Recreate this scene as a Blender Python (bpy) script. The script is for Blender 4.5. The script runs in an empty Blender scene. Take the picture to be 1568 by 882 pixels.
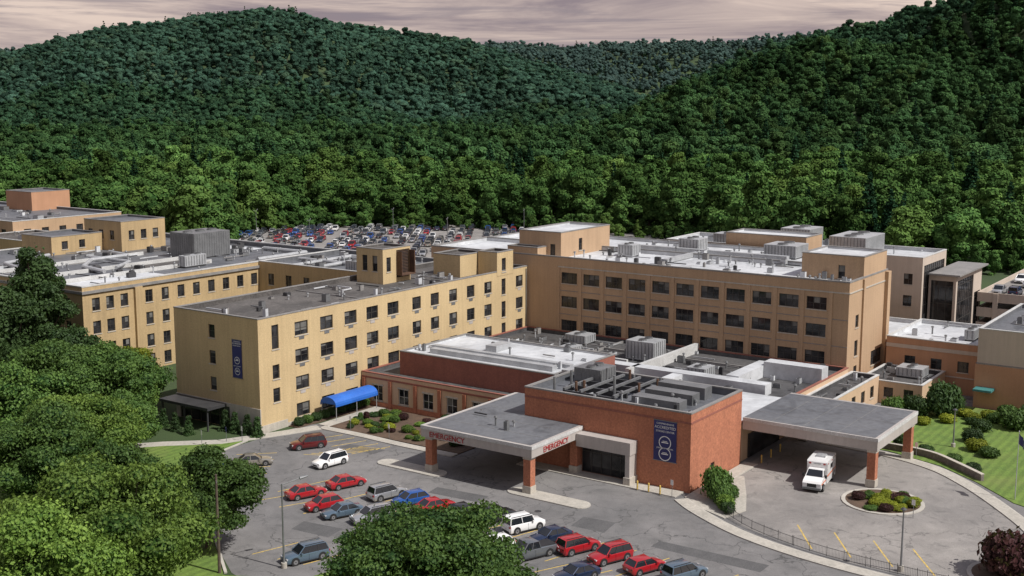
import bpy, math, random, bmesh
import numpy as np
from mathutils import Vector, Matrix
random.seed(7); RNG=np.random.default_rng(11)
sc=bpy.context.scene
sc.view_settings.view_transform='Standard'; sc.view_settings.look='None'; sc.view_settings.exposure=0
COL=sc.collection
CAM=(-111.8,-120.4,45.6); HD=math.radians(35.03)
HX,HY=math.cos(HD),math.sin(HD); RX,RY=math.sin(HD),-math.cos(HD)

# ---------------------------------------------------------------- materials
MATS={}
def newmat(name):
    m=bpy.data.materials.new(name); m.use_nodes=True; MATS[name]=m
    nt=m.node_tree; return m,nt,nt.nodes,nt.links,nt.nodes['Principled BSDF']
def c4(c): return (c[0],c[1],c[2],1)
def noise(n,l,vec,scale,detail=6,rough=.6,dist=0):
    t=n.new('ShaderNodeTexNoise'); t.inputs['Scale'].default_value=scale; t.inputs['Detail'].default_value=detail
    t.inputs['Roughness'].default_value=rough; t.inputs['Distortion'].default_value=dist
    if vec is not None: l.new(vec,t.inputs['Vector'])
    return t.outputs['Fac']
def ramp(n,l,f,p0,p1,a=0.,b=1.):
    r=n.new('ShaderNodeMapRange'); r.inputs[1].default_value=p0; r.inputs[2].default_value=p1
    r.inputs[3].default_value=a; r.inputs[4].default_value=b; l.new(f,r.inputs[0]); return r.outputs[0]
def mixc(n,l,f,a,b,mode='MIX'):
    x=n.new('ShaderNodeMix'); x.data_type='RGBA'; x.blend_type=mode
    if isinstance(f,(int,float)): x.inputs[0].default_value=f
    else: l.new(f,x.inputs[0])
    for i,v in ((6,a),(7,b)):
        if isinstance(v,tuple): x.inputs[i].default_value=c4(v)
        else: l.new(v,x.inputs[i])
    return x.outputs[2]
def mulv(n,l,col,v):
    cb=n.new('ShaderNodeCombineColor'); [l.new(v,cb.inputs[i]) for i in range(3)]
    return mixc(n,l,1.,col,cb.outputs[0],'MULTIPLY')
def M(name,c1,c2=None,scale=.3,rough=.85,metal=0,fine=.25,fscale=6,streak=0,bump=0,coat=0,stain=0):
    m,nt,n,l,b=newmat(name)
    tc=n.new('ShaderNodeTexCoord').outputs['Object']
    c2=c2 or tuple(x*.75 for x in c1)
    f=ramp(n,l,noise(n,l,tc,scale),.35,.65)
    col=mixc(n,l,f,c1,c2)
    if fine: col=mulv(n,l,col,ramp(n,l,noise(n,l,tc,fscale,4,.7),.3,.7,1-fine,1+fine))
    if stain:
        col=mixc(n,l,ramp(n,l,noise(n,l,tc,.22,5,.65,1.2),.5,.66,0,stain),col,tuple(x*.45 for x in c1))
        col=mixc(n,l,ramp(n,l,noise(n,l,tc,.5,3,.6,.4),.6,.68,0,stain*.7),col,tuple(min(.6,x*1.5) for x in c1))
    if streak:
        mp=n.new('ShaderNodeMapping'); mp.inputs['Scale'].default_value=(1.6,1.6,.07); l.new(tc,mp.inputs[0])
        col=mulv(n,l,col,ramp(n,l,noise(n,l,mp.outputs[0],1.2,5,.65),.35,.7,1.0+streak*.4,1-streak))
    l.new(col,b.inputs['Base Color']); b.inputs['Roughness'].default_value=rough; b.inputs['Metallic'].default_value=metal
    b.inputs['Coat Weight'].default_value=coat
    if bump:
        bp=n.new('ShaderNodeBump'); bp.inputs['Strength'].default_value=bump; bp.inputs['Distance'].default_value=.03
        l.new(noise(n,l,tc,fscale*2,3),bp.inputs['Height']); l.new(bp.outputs[0],b.inputs['Normal'])
    return m
M('brick_yellow',(.515,.39,.215),(.455,.34,.185),.15,fine=.16,fscale=5,streak=.10,bump=.3)
M('brick_yellow_old',(.45,.325,.17),(.38,.275,.145),.15,fine=.14,fscale=5,streak=.14,bump=.3)
M('brick_tan',(.44,.30,.185),(.385,.26,.16),.12,fine=.13,fscale=5,streak=.10,bump=.3)
M('brick_red',(.40,.155,.085),(.33,.125,.07),.3,fine=.3,fscale=4,streak=.08,bump=.4)
M('brick_red_dark',(.27,.10,.07),(.22,.08,.058),.3,fine=.2,fscale=5,streak=.08)
M('stucco_peach',(.54,.38,.25),(.48,.34,.22),.2,fine=.08,streak=.08)
M('stucco_orange',(.44,.24,.14),(.39,.21,.12),.2,fine=.08,streak=.08)
M('panel_beige',(.48,.40,.33),(.43,.36,.30),.2,fine=.06,streak=.08)
M('limestone',(.46,.42,.36),(.38,.35,.30),.4,fine=.15,streak=.15)
M('coping_grey',(.24,.23,.22),(.18,.175,.17),.6,.6)
M('coping_white',(.52,.52,.51),(.42,.42,.41),.6,.6)
M('fascia_taupe',(.42,.385,.36),(.38,.35,.325),.3,.5,fine=.06,streak=.1)
M('roof_gravel',(.105,.096,.09),(.06,.056,.054),.12,.95,fine=.35,fscale=3,stain=.7)
M('roof_dark',(.055,.055,.058),(.09,.087,.086),.09,.7,fine=.3,fscale=2,stain=.8)
M('roof_membrane',(.095,.10,.112),(.13,.135,.145),.08,.55,fine=.18,fscale=1.5,stain=.6)
M('roof_white',(.56,.575,.59),(.40,.41,.425),.10,.6,fine=.18,fscale=.8,stain=.38)
M('concrete',(.42,.39,.34),(.33,.31,.27),.35,.9,fine=.18,fscale=3)
M('kerb_concrete',(.46,.43,.38),(.36,.34,.30),.5,.9,fine=.15)
M('metal_light',(.46,.47,.48),(.34,.35,.36),.5,.45,metal=.3,fine=.2)
M('metal_grey',(.22,.225,.23),(.16,.165,.17),.5,.45,metal=.4,fine=.15)
M('metal_dark',(.035,.035,.038),(.05,.05,.052),.5,.5,fine=.2)
M('rust_brown',(.07,.035,.022),(.11,.06,.035),.8,.8,fine=.4)
M('frame',(.05,.045,.04),(.06,.055,.05),1,.5,fine=0)
M('frame_white',(.50,.49,.45),(.45,.45,.42),1,.5,fine=0)
M('blind',(.17,.165,.15),(.08,.08,.078),.5,.8,fine=.1,fscale=3)
M('mulch',(.07,.045,.03),(.11,.07,.045),.6,.95,fine=.4)
M('asphalt_patch',(.075,.074,.075),(.10,.098,.098),.5,.95,fine=.25)
M('yellow_paint',(.60,.40,.07),(.38,.30,.12),1.5,.7,fine=.35,fscale=4)
M('white_paint',(.75,.75,.73),(.6,.6,.58),1,.7,fine=.2)
M('white_body',(.80,.80,.79),(.74,.74,.73),.5,.25,fine=.03,coat=.6)
M('navy_fabric',(.02,.022,.10),(.025,.03,.13),.4,.7,fine=.1)
M('blue_awning',(.015,.10,.42),(.02,.13,.5),.5,.6,fine=.1)
M('red_letter',(.35,.03,.03),(.3,.03,.03),1,.5,fine=0)
M('teal_awning',(.05,.20,.19),None,1,.6)
M('bark',(.11,.08,.06),(.06,.045,.035),1.5,.95,fine=.4)
M('stone_wall',(.13,.11,.10),(.2,.17,.15),.9,.95,fine=.4,fscale=3)
M('tire',(.02,.02,.02),None,1,.9); M('rim',(.4,.4,.41),None,1,.35,metal=.7,fine=0)
M('headlight',(.7,.7,.72),None,1,.1,fine=0,coat=1); M('taillight',(.35,.01,.01),None,1,.2,fine=0,coat=1)
M('car_trim',(.02,.02,.022),None,1,.5,fine=0); M('stripe_orange',(.6,.12,.02),None,1,.4,fine=0)
m,nt,n,l,b=newmat('glass'); tc=n.new('ShaderNodeTexCoord').outputs['Object']
l.new(mixc(n,l,ramp(n,l,noise(n,l,tc,.45,2),.4,.6),(.010,.011,.013),(.04,.04,.042)),b.inputs['Base Color'])
b.inputs['Roughness'].default_value=.08; b.inputs['Specular IOR Level'].default_value=.4
bp=n.new('ShaderNodeBump'); bp.inputs['Strength'].default_value=.12; bp.inputs['Distance'].default_value=.05
l.new(noise(n,l,tc,.7,2),bp.inputs['Height']); l.new(bp.outputs[0],b.inputs['Normal'])
m,nt,n,l,b=newmat('car_glass'); b.inputs['Base Color'].default_value=(.015,.018,.022,1); b.inputs['Roughness'].default_value=.04; b.inputs['Coat Weight'].default_value=.5
def paint(name,c,metal=.35):
    m,nt,n,l,b=newmat(name); b.inputs['Base Color'].default_value=c4(c); b.inputs['Metallic'].default_value=metal
    b.inputs['Roughness'].default_value=.32; b.inputs['Coat Weight'].default_value=.8; b.inputs['Coat Roughness'].default_value=.06
PC={'red':((.36,.012,.018),.1),'darkred':((.12,.01,.012),.3),'blue':((.02,.10,.36),.3),'navy':((.02,.035,.08),.4),'white':((.78,.78,.77),0),
 'silver':((.45,.46,.47),.6),'grey':((.16,.175,.19),.5),'dark':((.03,.032,.036),.4),'tan':((.30,.28,.24),.5),'bluegrey':((.13,.19,.25),.5),'green':((.05,.09,.06),.4)}
for k,(c,mt) in PC.items(): paint('paint_'+k,c,mt)
def asphalt(name,a,bc,crack=.6):
    m,nt,n,l,b=newmat(name); tc=n.new('ShaderNodeTexCoord').outputs['Object']
    col=mixc(n,l,ramp(n,l,noise(n,l,tc,.06,8,.65),.40,.60),a,bc)
    col=mulv(n,l,col,ramp(n,l,noise(n,l,tc,9,3,.8),.3,.7,.8,1.2))
    col=mulv(n,l,col,ramp(n,l,noise(n,l,tc,.25,6,.7,.8),.35,.65,.86,1.12))
    col=mixc(n,l,ramp(n,l,noise(n,l,tc,.45,4,.7,.6),.56,.68,0,.4),col,(.055,.055,.055))
    nz=n.new('ShaderNodeTexNoise'); nz.inputs['Scale'].default_value=.35; nz.inputs['Detail'].default_value=5; l.new(tc,nz.inputs['Vector'])
    va=n.new('ShaderNodeVectorMath'); va.operation='SCALE'; va.inputs['Scale'].default_value=5.; l.new(nz.outputs['Color'],va.inputs[0])
    vb=n.new('ShaderNodeVectorMath'); l.new(tc,vb.inputs[0]); l.new(va.outputs[0],vb.inputs[1])
    vo=n.new('ShaderNodeTexVoronoi'); vo.feature='DISTANCE_TO_EDGE'; vo.inputs['Scale'].default_value=.13; l.new(vb.outputs[0],vo.inputs['Vector'])
    ck=ramp(n,l,vo.outputs['Distance'],.004,.013,crack,0)
    gate=ramp(n,l,noise(n,l,tc,.09,2),.40,.52)
    mu=n.new('ShaderNodeMath'); mu.operation='MULTIPLY'; l.new(ck,mu.inputs[0]); l.new(gate,mu.inputs[1])
    col=mixc(n,l,mu.outputs[0],col,(.03,.03,.03))
    l.new(col,b.inputs['Base Color']); b.inputs['Roughness'].default_value=.9
asphalt('asphalt',(.18,.172,.168),(.125,.122,.121)); asphalt('asphalt_light',(.25,.232,.215),(.19,.178,.168),.45)
def grass(name,a,bc,sc_=.3,stripe=False):
    m,nt,n,l,b=newmat(name); tc=n.new('ShaderNodeTexCoord').outputs['Object']
    col=mixc(n,l,ramp(n,l,noise(n,l,tc,sc_,8,.7),.35,.65),a,bc)
    col=mulv(n,l,col,ramp(n,l,noise(n,l,tc,5,4,.8),.3,.7,.65,1.35))
    if stripe:
        col=mixc(n,l,ramp(n,l,noise(n,l,tc,.12,5,.7),.5,.66,0,.5),col,(.15,.17,.05))
        w=n.new('ShaderNodeTexWave'); w.inputs['Scale'].default_value=.28; w.inputs['Distortion'].default_value=.6; w.bands_direction='Y'; l.new(tc,w.inputs['Vector'])
        col=mulv(n,l,col,ramp(n,l,w.outputs['Fac'],.2,.8,.88,1.1))
    l.new(col,b.inputs['Base Color']); b.inputs['Roughness'].default_value=.95
grass('lawn',(.13,.20,.032),(.085,.145,.025),.3,True); grass('ground_grass',(.045,.075,.02),(.026,.046,.017),.02)
def foliage(name,cols,trans=.3,objrand=.5,vr=.3,patch=0):
    m,nt,n,l,b=newmat(name)
    at=n.new('ShaderNodeAttribute'); at.attribute_name='tint'
    oi=n.new('ShaderNodeObjectInfo')
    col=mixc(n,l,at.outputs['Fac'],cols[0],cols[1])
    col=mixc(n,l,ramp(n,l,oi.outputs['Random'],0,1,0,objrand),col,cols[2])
    w=n.new('ShaderNodeTexWhiteNoise'); w.noise_dimensions='1D'; l.new(oi.outputs['Random'],w.inputs['W'])
    col=mulv(n,l,col,ramp(n,l,w.outputs['Value'],0,1,1-vr,1+vr))
    if patch:
        col=mulv(n,l,col,ramp(n,l,noise(n,l,oi.outputs['Location'],.012,4,.7),.36,.64,1-patch,1+patch))
        col=mixc(n,l,ramp(n,l,noise(n,l,oi.outputs['Location'],.03,3,.7),.54,.64,0,.4),col,tuple(cols[1][i]*(1.25,1.08,.95)[i] for i in range(3)))
    if trans==0:
        df=n.new('ShaderNodeBsdfDiffuse'); l.new(col,df.inputs['Color']); l.new(df.outputs[0],n['Material Output'].inputs['Surface']); return
    l.new(col,b.inputs['Base Color']); b.inputs['Roughness'].default_value=.6; b.inputs['Specular IOR Level'].default_value=.25
    tr=n.new('ShaderNodeBsdfTranslucent'); l.new(mixc(n,l,.5,col,(.13,.20,.03)),tr.inputs['Color'])
    ms=n.new('ShaderNodeMixShader'); ms.inputs[0].default_value=trans
    l.new(b.outputs[0],ms.inputs[1]); l.new(tr.outputs[0],ms.inputs[2]); l.new(ms.outputs[0],n['Material Output'].inputs['Surface'])
foliage('leaves_bright',[(.035,.09,.016),(.20,.30,.055),(.12,.20,.035)],.3,.4)
foliage('leaves_mid',[(.022,.065,.016),(.105,.18,.038),(.06,.11,.024)],.25,.5)
foliage('leaves_dark',[(.018,.046,.014),(.058,.105,.03),(.035,.065,.02)],.2,.5)
foliage('leaves_forest',[(.030,.075,.022),(.105,.178,.046),(.045,.095,.028)],0,.75,.42,.28)
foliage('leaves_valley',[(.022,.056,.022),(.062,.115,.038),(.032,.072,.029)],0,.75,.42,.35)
foliage('leaves_hill',[(.021,.053,.030),(.056,.105,.047),(.028,.062,.034)],0,.75,.42,.35)  # slight blue shift in the leaf colour stands in for distance haze
foliage('leaves_far_hazed',[(.028,.062,.043),(.058,.105,.064),(.034,.07,.048)],0,.7,.38,.32)  # distance haze painted into the leaf colours, bluer and paler than the hill
foliage('leaves_distant_hazed',[(.045,.078,.068),(.075,.118,.095),(.05,.082,.074)],0,.7,.25,.2)  # furthest ridge: strongest haze, put into the foliage colour itself
foliage('leaves_conifer',[(.012,.036,.019),(.03,.068,.03),(.018,.046,.022)],0,.5)
foliage('leaves_yellow',[(.16,.20,.02),(.30,.32,.03),(.2,.24,.02)],.3,.5)
foliage('leaves_purple',[(.03,.012,.014),(.06,.02,.02),(.04,.015,.015)],.2,.5)

# ---------------------------------------------------------------- mesh builder
class MB:
    def __init__(s): s.p={}
    def add(s,part,mat,vs,fs):
        d=s.p.setdefault((part,mat),[[],[]]); o=len(d[0]); d[0].extend(vs); d[1].extend([tuple(i+o for i in f) for f in fs])
    def quad(s,part,mat,a,b,c,d): s.add(part,mat,[a,b,c,d],[(0,1,2,3)])
    def box(s,part,mat,x0,x1,y0,y1,z0,z1):
        v=[(x0,y0,z0),(x1,y0,z0),(x1,y1,z0),(x0,y1,z0),(x0,y0,z1),(x1,y0,z1),(x1,y1,z1),(x0,y1,z1)]
        s.add(part,mat,v,[(3,2,1,0),(4,5,6,7),(0,1,5,4),(1,2,6,5),(2,3,7,6),(3,0,4,7)])
    def prism(s,part,mat,pts,z0,z1):
        n=len(pts); v=[(x,y,z0) for x,y in pts]+[(x,y,z1) for x,y in pts]
        s.add(part,mat,v,[tuple(range(n,2*n))]+[(i,(i+1)%n,n+(i+1)%n,n+i) for i in range(n)])
    def cyl(s,part,mat,a,b,r0,r1=None,n=8,cap=True):
        r1=r0 if r1 is None else r1; a=Vector(a);b=Vector(b); d=(b-a).normalized()
        x=d.orthogonal().normalized(); y=d.cross(x); v=[]
        for P,r in((a,r0),(b,r1)):
            for i in range(n):
                t=2*math.pi*i/n; v.append(tuple(P+x*math.cos(t)*r+y*math.sin(t)*r))
        f=[(i,(i+1)%n,n+(i+1)%n,n+i) for i in range(n)]
        if cap: f+=[tuple(reversed(range(n))),tuple(range(n,2*n))]
        s.add(part,mat,v,f)
    def group(s,name,loc=(0,0,0),rz=0):
        e=bpy.data.objects.new(name,None); e.location=loc; e.rotation_euler=(0,0,rz); COL.objects.link(e)
        for (part,mat),(v,f) in s.p.items():
            me=bpy.data.meshes.new(part); me.from_pydata(v,[],f); me.materials.append(MATS[mat]); me.update()
            o=bpy.data.objects.new(part,me); COL.objects.link(o); o.parent=e
        return e
    def mesh(s,name,smooth=None):
        me=bpy.data.meshes.new(name); V=[];F=[];mi=[];ms=[]
        for (part,mat),(v,f) in s.p.items():
            if mat not in ms: ms.append(mat)
            k=ms.index(mat); o=len(V); V+=v; F+=[tuple(i+o for i in q) for q in f]; mi+=[k]*len(f)
        me.from_pydata(V,[],F)
        for q in ms: me.materials.append(MATS[q])
        me.polygons.foreach_set('material_index',mi)
        if smooth: me.shade_smooth(); me.set_sharp_from_angle(angle=math.radians(smooth))
        me.update(); return me
    def single(s,name,loc=(0,0,0),rz=0,smooth=None):
        return put(s.mesh(name,smooth),name,loc,rz)
def put(me,name,loc=(0,0,0),rz=0,scale=1):
    o=bpy.data.objects.new(name,me); o.location=loc; o.rotation_euler=(0,0,rz)
    o.scale=(scale,)*3 if isinstance(scale,(int,float)) else scale; COL.objects.link(o); return o

# ---------------------------------------------------------------- facades
def facade(mb,P,d,nr,L,z0,z1,ops,wall,rec=.22,frame='frame',ac=False,sill='limestone'):
    def pt(s,z,o=0): return (P[0]+d[0]*s+nr[0]*o,P[1]+d[1]*s+nr[1]*o,z)
    def fb(part,mat,s0,s1,za,zb,o0,o1):
        v=[pt(s0,za,o0),pt(s1,za,o0),pt(s1,za,o1),pt(s0,za,o1),pt(s0,zb,o0),pt(s1,zb,o0),pt(s1,zb,o1),pt(s0,zb,o1)]
        mb.add(part,mat,v,[(3,2,1,0),(4,5,6,7),(0,1,5,4),(1,2,6,5),(2,3,7,6),(3,0,4,7)])
    S=sorted({0,L}|{round(o[0],3) for o in ops}|{round(o[1],3) for o in ops}); ZS=sorted({z0,z1}|{round(o[2],3) for o in ops}|{round(o[3],3) for o in ops})
    for zi in range(len(ZS)-1):
        zc=(ZS[zi]+ZS[zi+1])/2; run=None
        for si in range(len(S)-1):
            s_=(S[si]+S[si+1])/2
            hole=any(o[0]<s_<o[1] and o[2]<zc<o[3] for o in ops)
            if not hole and run is None: run=S[si]
            if (hole or si==len(S)-2) and run is not None:
                e=S[si] if hole else S[si+1]
                mb.quad('walls',wall,pt(run,ZS[zi]),pt(e,ZS[zi]),pt(e,ZS[zi+1]),pt(run,ZS[zi+1])); run=None
    for o in ops:
        s0,s1,a,b_,k=o; r=-rec
        mb.add('walls',wall,[pt(s0,a),pt(s1,a),pt(s1,b_),pt(s0,b_),pt(s0,a,r),pt(s1,a,r),pt(s1,b_,r),pt(s0,b_,r)],[(0,1,5,4),(1,2,6,5),(2,3,7,6),(3,0,4,7)])
        if k=='louver':
            mb.quad('louvers','metal_dark',pt(s0,a,r),pt(s1,a,r),pt(s1,b_,r),pt(s0,b_,r))
            z=a+.1
            while z<b_-.1: fb('louvers','rust_brown',s0,s1,z,z+.06,r+.003,r+.12); z+=.25
            continue
        mb.quad('window_glass','glass',pt(s0,a,r),pt(s1,a,r),pt(s1,b_,r),pt(s0,b_,r))
        w=s1-s0; t=.07; f0,f1=r+.004,r+.07
        fb('window_frames',frame,s0,s1,a,a+t,f0,f1); fb('window_frames',frame,s0,s1,b_-t,b_,f0,f1)
        fb('window_frames',frame,s0,s0+t,a+t,b_-t,f0,f1); fb('window_frames',frame,s1-t,s1,a+t,b_-t,f0,f1)
        nm={'w':2,'n':1,'t':3,'g':max(2,int(w/1.2))}.get(k,2)
        if w<1.4 and k!='g': nm=1
        for i in range(1,nm):
            x=s0+w*i/nm; fb('window_frames',frame,x-.035,x+.035,a+t,b_-t,f0,f1-.01)
        if k!='g': 
            zm=a+(b_-a)*.5
            for i in range(nm):
                x0=s0+w*i/nm+.08; x1=s0+w*(i+1)/nm-.08
                fb('window_frames',frame,x0,x1,zm-.025,zm+.025,f0,f1-.02)
                if random.random()<.28:
                    hgt=(b_-a)*random.choice([.25,.4,.5,.5,.7]); mb.quad('blinds','blind',pt(x0,b_-t-hgt+.1,r+.002),pt(x1,b_-t-hgt+.1,r+.002),pt(x1,b_-t,r+.002),pt(x0,b_-t,r+.002))
            if sill: fb('sills',sill,s0-.08,s1+.08,a-.14,a-.002,.003,.09)
            if ac and w>1.6 : fb('ac_grilles','metal_grey' if random.random()<.6 else 'fascia_taupe',(s0+s1)/2-.5,(s0+s1)/2+.5,a-.62,a-.2,.003,.05)
        else:
            zz=b_-min(1.0,(b_-a)*.28)
            while zz>a+1.5 or zz==b_-min(1.0,(b_-a)*.28):
                fb('window_frames',frame,s0+t,s1-t,zz-.04,zz+.04,f0,f1-.02); zz-=3.2
def block(mb,u0,u1,v0,v1,z0,zt,wall,roof,ops={},cope='coping_grey',par=.6,skip='',frame='frame',ac=False,ch=.14):
    sd={'-u':((u0,v0),(0,1),(-1,0),v1-v0),'-v':((u0,v0),(1,0),(0,-1),u1-u0),'+u':((u1,v0),(0,1),(1,0),v1-v0),'+v':((u0,v1),(1,0),(0,1),u1-u0)}
    for k,(P,d,nr,L) in sd.items():
        if k in skip: continue
        facade(mb,P,d,nr,L,z0,zt,ops.get(k,[]),wall,frame=frame,ac=ac)
    zr=zt-par; t=.32
    mb.quad('roof',roof,(u0+.01,v0+.01,zr),(u1-.01,v0+.01,zr),(u1-.01,v1-.01,zr),(u0+.01,v1-.01,zr))
    a,b_,c,d_=u0+t,u1-t,v0+t,v1-t
    for q in (((a,c),(b_,c)),((b_,c),(b_,d_)),((b_,d_),(a,d_)),((a,d_),(a,c))):
        mb.quad('parapet',roof,(*q[0],zr-.05),(*q[1],zr-.05),(*q[1],zt),(*q[0],zt))
    e=.05
    mb.box('coping',cope,u0-e,u1+e,v0-e,v0+t+e,zt,zt+ch); mb.box('coping',cope,u0-e,u1+e,v1-t-e,v1+e,zt,zt+ch)
    mb.box('coping',cope,u0-e,u0+t+e,v0+t+e,v1-t-e,zt,zt+ch); mb.box('coping',cope,u1-t-e,u1+e,v0+t+e,v1-t-e,zt,zt+ch)
def winrow(cs,w,zs,h,k='w',off=0): return [(c-off-w/2,c-off+w/2,z-h/2,z+h/2,k) for c in cs for z in zs]
def clutter(mb,u0,u1,v0,v1,z,n,big=1.,mats=('metal_light','metal_grey','metal_dark','coping_grey','roof_white')):
    for i in range(n):
        u=random.uniform(u0,u1);v=random.uniform(v0,v1);k=random.random()
        if k<.35:
            h=random.uniform(.4,1.2); mb.cyl('roof_vents',random.choice(mats[:2]),(u,v,z),(u,v,z+h),.13,n=6); mb.cyl('roof_vents','metal_grey',(u,v,z+h),(u,v,z+h+.22),.26,.18,n=8)
        elif k<.7:
            w=random.uniform(.4,1.4)*big; d=random.uniform(.4,1.4)*big; h=random.uniform(.3,1.2)
            mb.box('roof_equipment',random.choice(mats),u,u+w,v,v+d,z+.02,z+h); mb.box('roof_equipment','metal_dark',u+.1,u+w-.1,v+.1,v+d-.1,z+h+.002,z+h+.06)
        else:
            Lp=random.uniform(2,7)*big
            if random.random()<.5: mb.box('roof_pipes',random.choice(mats),u,min(u+Lp,u1),v,v+.18,z+.2,z+.36)
            else: mb.box('roof_pipes',random.choice(mats),u,u+.18,v,min(v+Lp,v1),z+.2,z+.36)

# ======================= Building A
mb=MB()
Z4=[13.6,9.7,5.8,1.9]
opsv=winrow([8.2,13.3,18.4,23.2,28.0],2.6,Z4,1.95)+winrow([33.7,38.3,43.1,47.9,52.8,62.2],2.1,Z4,2.0)+[(2.5,3.8,11.4,14.8,'n'),(2.5,3.8,7.2,9.2,'n'),(2.5,3.8,3.9,5.9,'n'),(56.8,58,11.8,14.6,'n'),(56.8,58,7.8,10.6,'n'),(56.8,58,3.9,6.8,'n'),(56.8,58,.1,2.4,'n')]
opsu=winrow([9.3],1.3,[13.4,9.7,5.9],1.9,'n')
block(mb,0,64.75,0,17.2,0,15.95,'brick_yellow','roof_gravel',{'-v':opsv,'-u':opsu},ac=True,par=.7)
mb.box('stone_base','limestone',-.14,-.004,-.14,6.0,0,3.5); mb.box('stone_base','limestone',-.14,-.004,6.0,17.3,3.0,3.5)
mb.box('stone_base','limestone',-.14,-.004,16.4,17.3,0,3.0)
mb.box('stone_base','limestone',-.004,5.0,-.14,-.004,0,1.1); mb.box('stone_base','limestone',5.0,64,-.08,-.004,0,.55)
mb.box('entrance','glass',-.10,-.006,6.1,16.3,0.1,2.95)
for v in [6.0,8.0,10,12,14,16.1]: mb.box('entrance','frame',-.16,-.101,v,v+.14,.05,3.0)
mb.box('porch','metal_dark',-3.6,-.16,6.6,16.8,3.02,3.4)
for v in (7.0,11.8,16.4): mb.box('porch','metal_dark',-3.4,-3.2,v-.1,v+.1,0,3.015)
block(mb,37,44,9.8,15.6,15.2,21.0,'brick_yellow','roof_gravel',{'-u':[(1.2,2.3,17.3,19.9,'n'),(3.4,4.5,17.3,19.9,'n')],'-v':[(3.4,6.8,16.0,20.6,'louver'),(.9,2.0,17.2,19.6,'n')]},par=.3)
mb.box('scaffold_screen','rust_brown',40.4,43.9,8.6,9.75,16.4,16.6); mb.box('scaffold_screen','rust_brown',43.7,43.9,8.6,9.75,16.6,20.4); mb.box('scaffold_screen','rust_brown',40.4,40.5,8.6,9.75,16.6,20.4)
block(mb,50.5,57.5,4.2,10,15.2,19.0,'brick_yellow','roof_gravel',par=.3)
block(mb,55.4,60.2,-.06,4.0,15.2,19.3,'brick_yellow','roof_gravel',{'-v':[(1.4,2.6,15.8,18.2,'n')]},par=.3)
clutter(mb,2,35,2,15,15.26,30,.7); clutter(mb,45,49,4,15,15.26,10); clutter(mb,38,54,1.5,8,15.26,12,.7)
mb.box('roof_seams','coping_grey',24,24.2,.4,16.8,15.26,15.4); mb.box('roof_seams','coping_grey',45,45.2,.4,16.8,15.26,15.4)
mb.cyl('downpipe','metal_grey',(64.2,-.12,.2),(64.2,-.12,15.6),.08)
A=mb.group('yellow_brick_hospital_wing')

# ======================= Building B
mb=MB()
bc=[-8.8-4.49*i for i in range(11)]
opsB=winrow([c+58.8 for c in bc],3.2,[14.5,10.3,6.1,1.9],1.95,'t')
opsE=[(3.2,4.6,6.1,8.6,'n'),(3.2,4.6,10.6,12.6,'n'),(11.2,16.4,3.2,5.6,'t'),(3.2,4.6,2.4,4.6,'n')]
block(mb,64.8,82.5,-58.8,22,0,18.0,'brick_tan','roof_white',{'-u':opsB,'-v':opsE},cope='coping_grey',ch=.22)
block(mb,82.5,99,-46,22,0,17.9,'brick_tan','roof_white',skip='-u',par=.55)
for i in range(12):
    v=bc[0]+2.245-4.49*i; mb.box('pilasters','brick_tan',64.66,64.797,v-.32,v+.32,0,16.3)
for z in (12.25,8.1,3.95): mb.box('belt_course','coping_grey',64.74,64.798,-58.8,-6.5,z-.05,z+.05)
mb.box('belt_course','limestone',64.70,64.798,-58.8,-6.5,16.3,16.5)
mb.box('belt_course','limestone',64.798,82.4,-58.9,-58.803,16.3,16.5)
block(mb,68,85,-5,4,17.3,21.9,'brick_tan','roof_white',{'-v':[(6,7.2,18.2,20.4,'n')],'-u':[(1.2,2.3,17.6,19.8,'n')]},par=.3)
block(mb,71.5,82.3,-58.6,-48.5,17.2,21.2,'brick_tan','roof_white',{'-u':[(3,4.1,17.6,19.7,'n')]},par=.3)
block(mb,65.0,68,-2,4.5,17.3,19.3,'brick_tan','roof_gravel',par=.3)
mb.box('corner_pier','brick_tan',81.2,82.6,-59.4,-58.81,0,17.9); mb.box('corner_pier','brick_tan',70.6,71.4,-59.1,-58.81,0,17.9)
mb.box('roof_ducts','metal_light',86,87.2,-40,-8,17.5,18.4); mb.box('roof_ducts','metal_light',72,86,-24,-23,17.5,18.2)
clutter(mb,66,81,-46,-6,17.41,60,.8); clutter(mb,84,97,-44,-6,17.37,40); clutter(mb,66,71,-58,-48,17.41,14,.6)
mb.group('tan_brick_hospital_wing')

# ======================= Building L and connector
mb=MB()
Lc=[2.5,5.2,8,13,16.4,19.8,23.2,26.6,30,33.4,36.8]
block(mb,5,64,45.5,100,0,15.6,'brick_yellow_old','roof_membrane',{'-v':winrow(Lc,1.5,[12.6,8.8,5.0,1.6],2.1),'-u':winrow([4,8,12,16],1.4,[12.6,8.8,5.0],2.0)},cope='coping_white',ch=.2,par=.8)
mb.box('cornice','coping_grey',4.8,64,45.2,45.496,14.5,14.95); mb.box('cornice','coping_grey',4.8,4.996,45.496,100,14.5,14.95)
mb.box('pilaster','brick_yellow_old',14.9,16.4,45.0,45.495,0,14.49)
block(mb,43,64.7,17.3,45.45,0,15.7,'brick_yellow_old','roof_membrane',{'-u':winrow([3,7,11.5,16,20.5,25],1.5,[12.6,8.8,5.0,1.6],2.1)},cope='coping_white',skip='+v',par=.8)
block(mb,42,53,84,96,14.7,20.8,'brick_yellow_old','roof_membrane',{'-v':winrow([2.5,5.5,8.5],1.4,[18],1.9),'-u':winrow([3,6.5,10],1.4,[18],1.9)},par=.3)
block(mb,30,41.9,90,99.9,14.7,18.4,'brick_yellow_old','roof_membrane',{'-v':winrow([3,7],1.4,[16.6],1.6)},par=.3)
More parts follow.
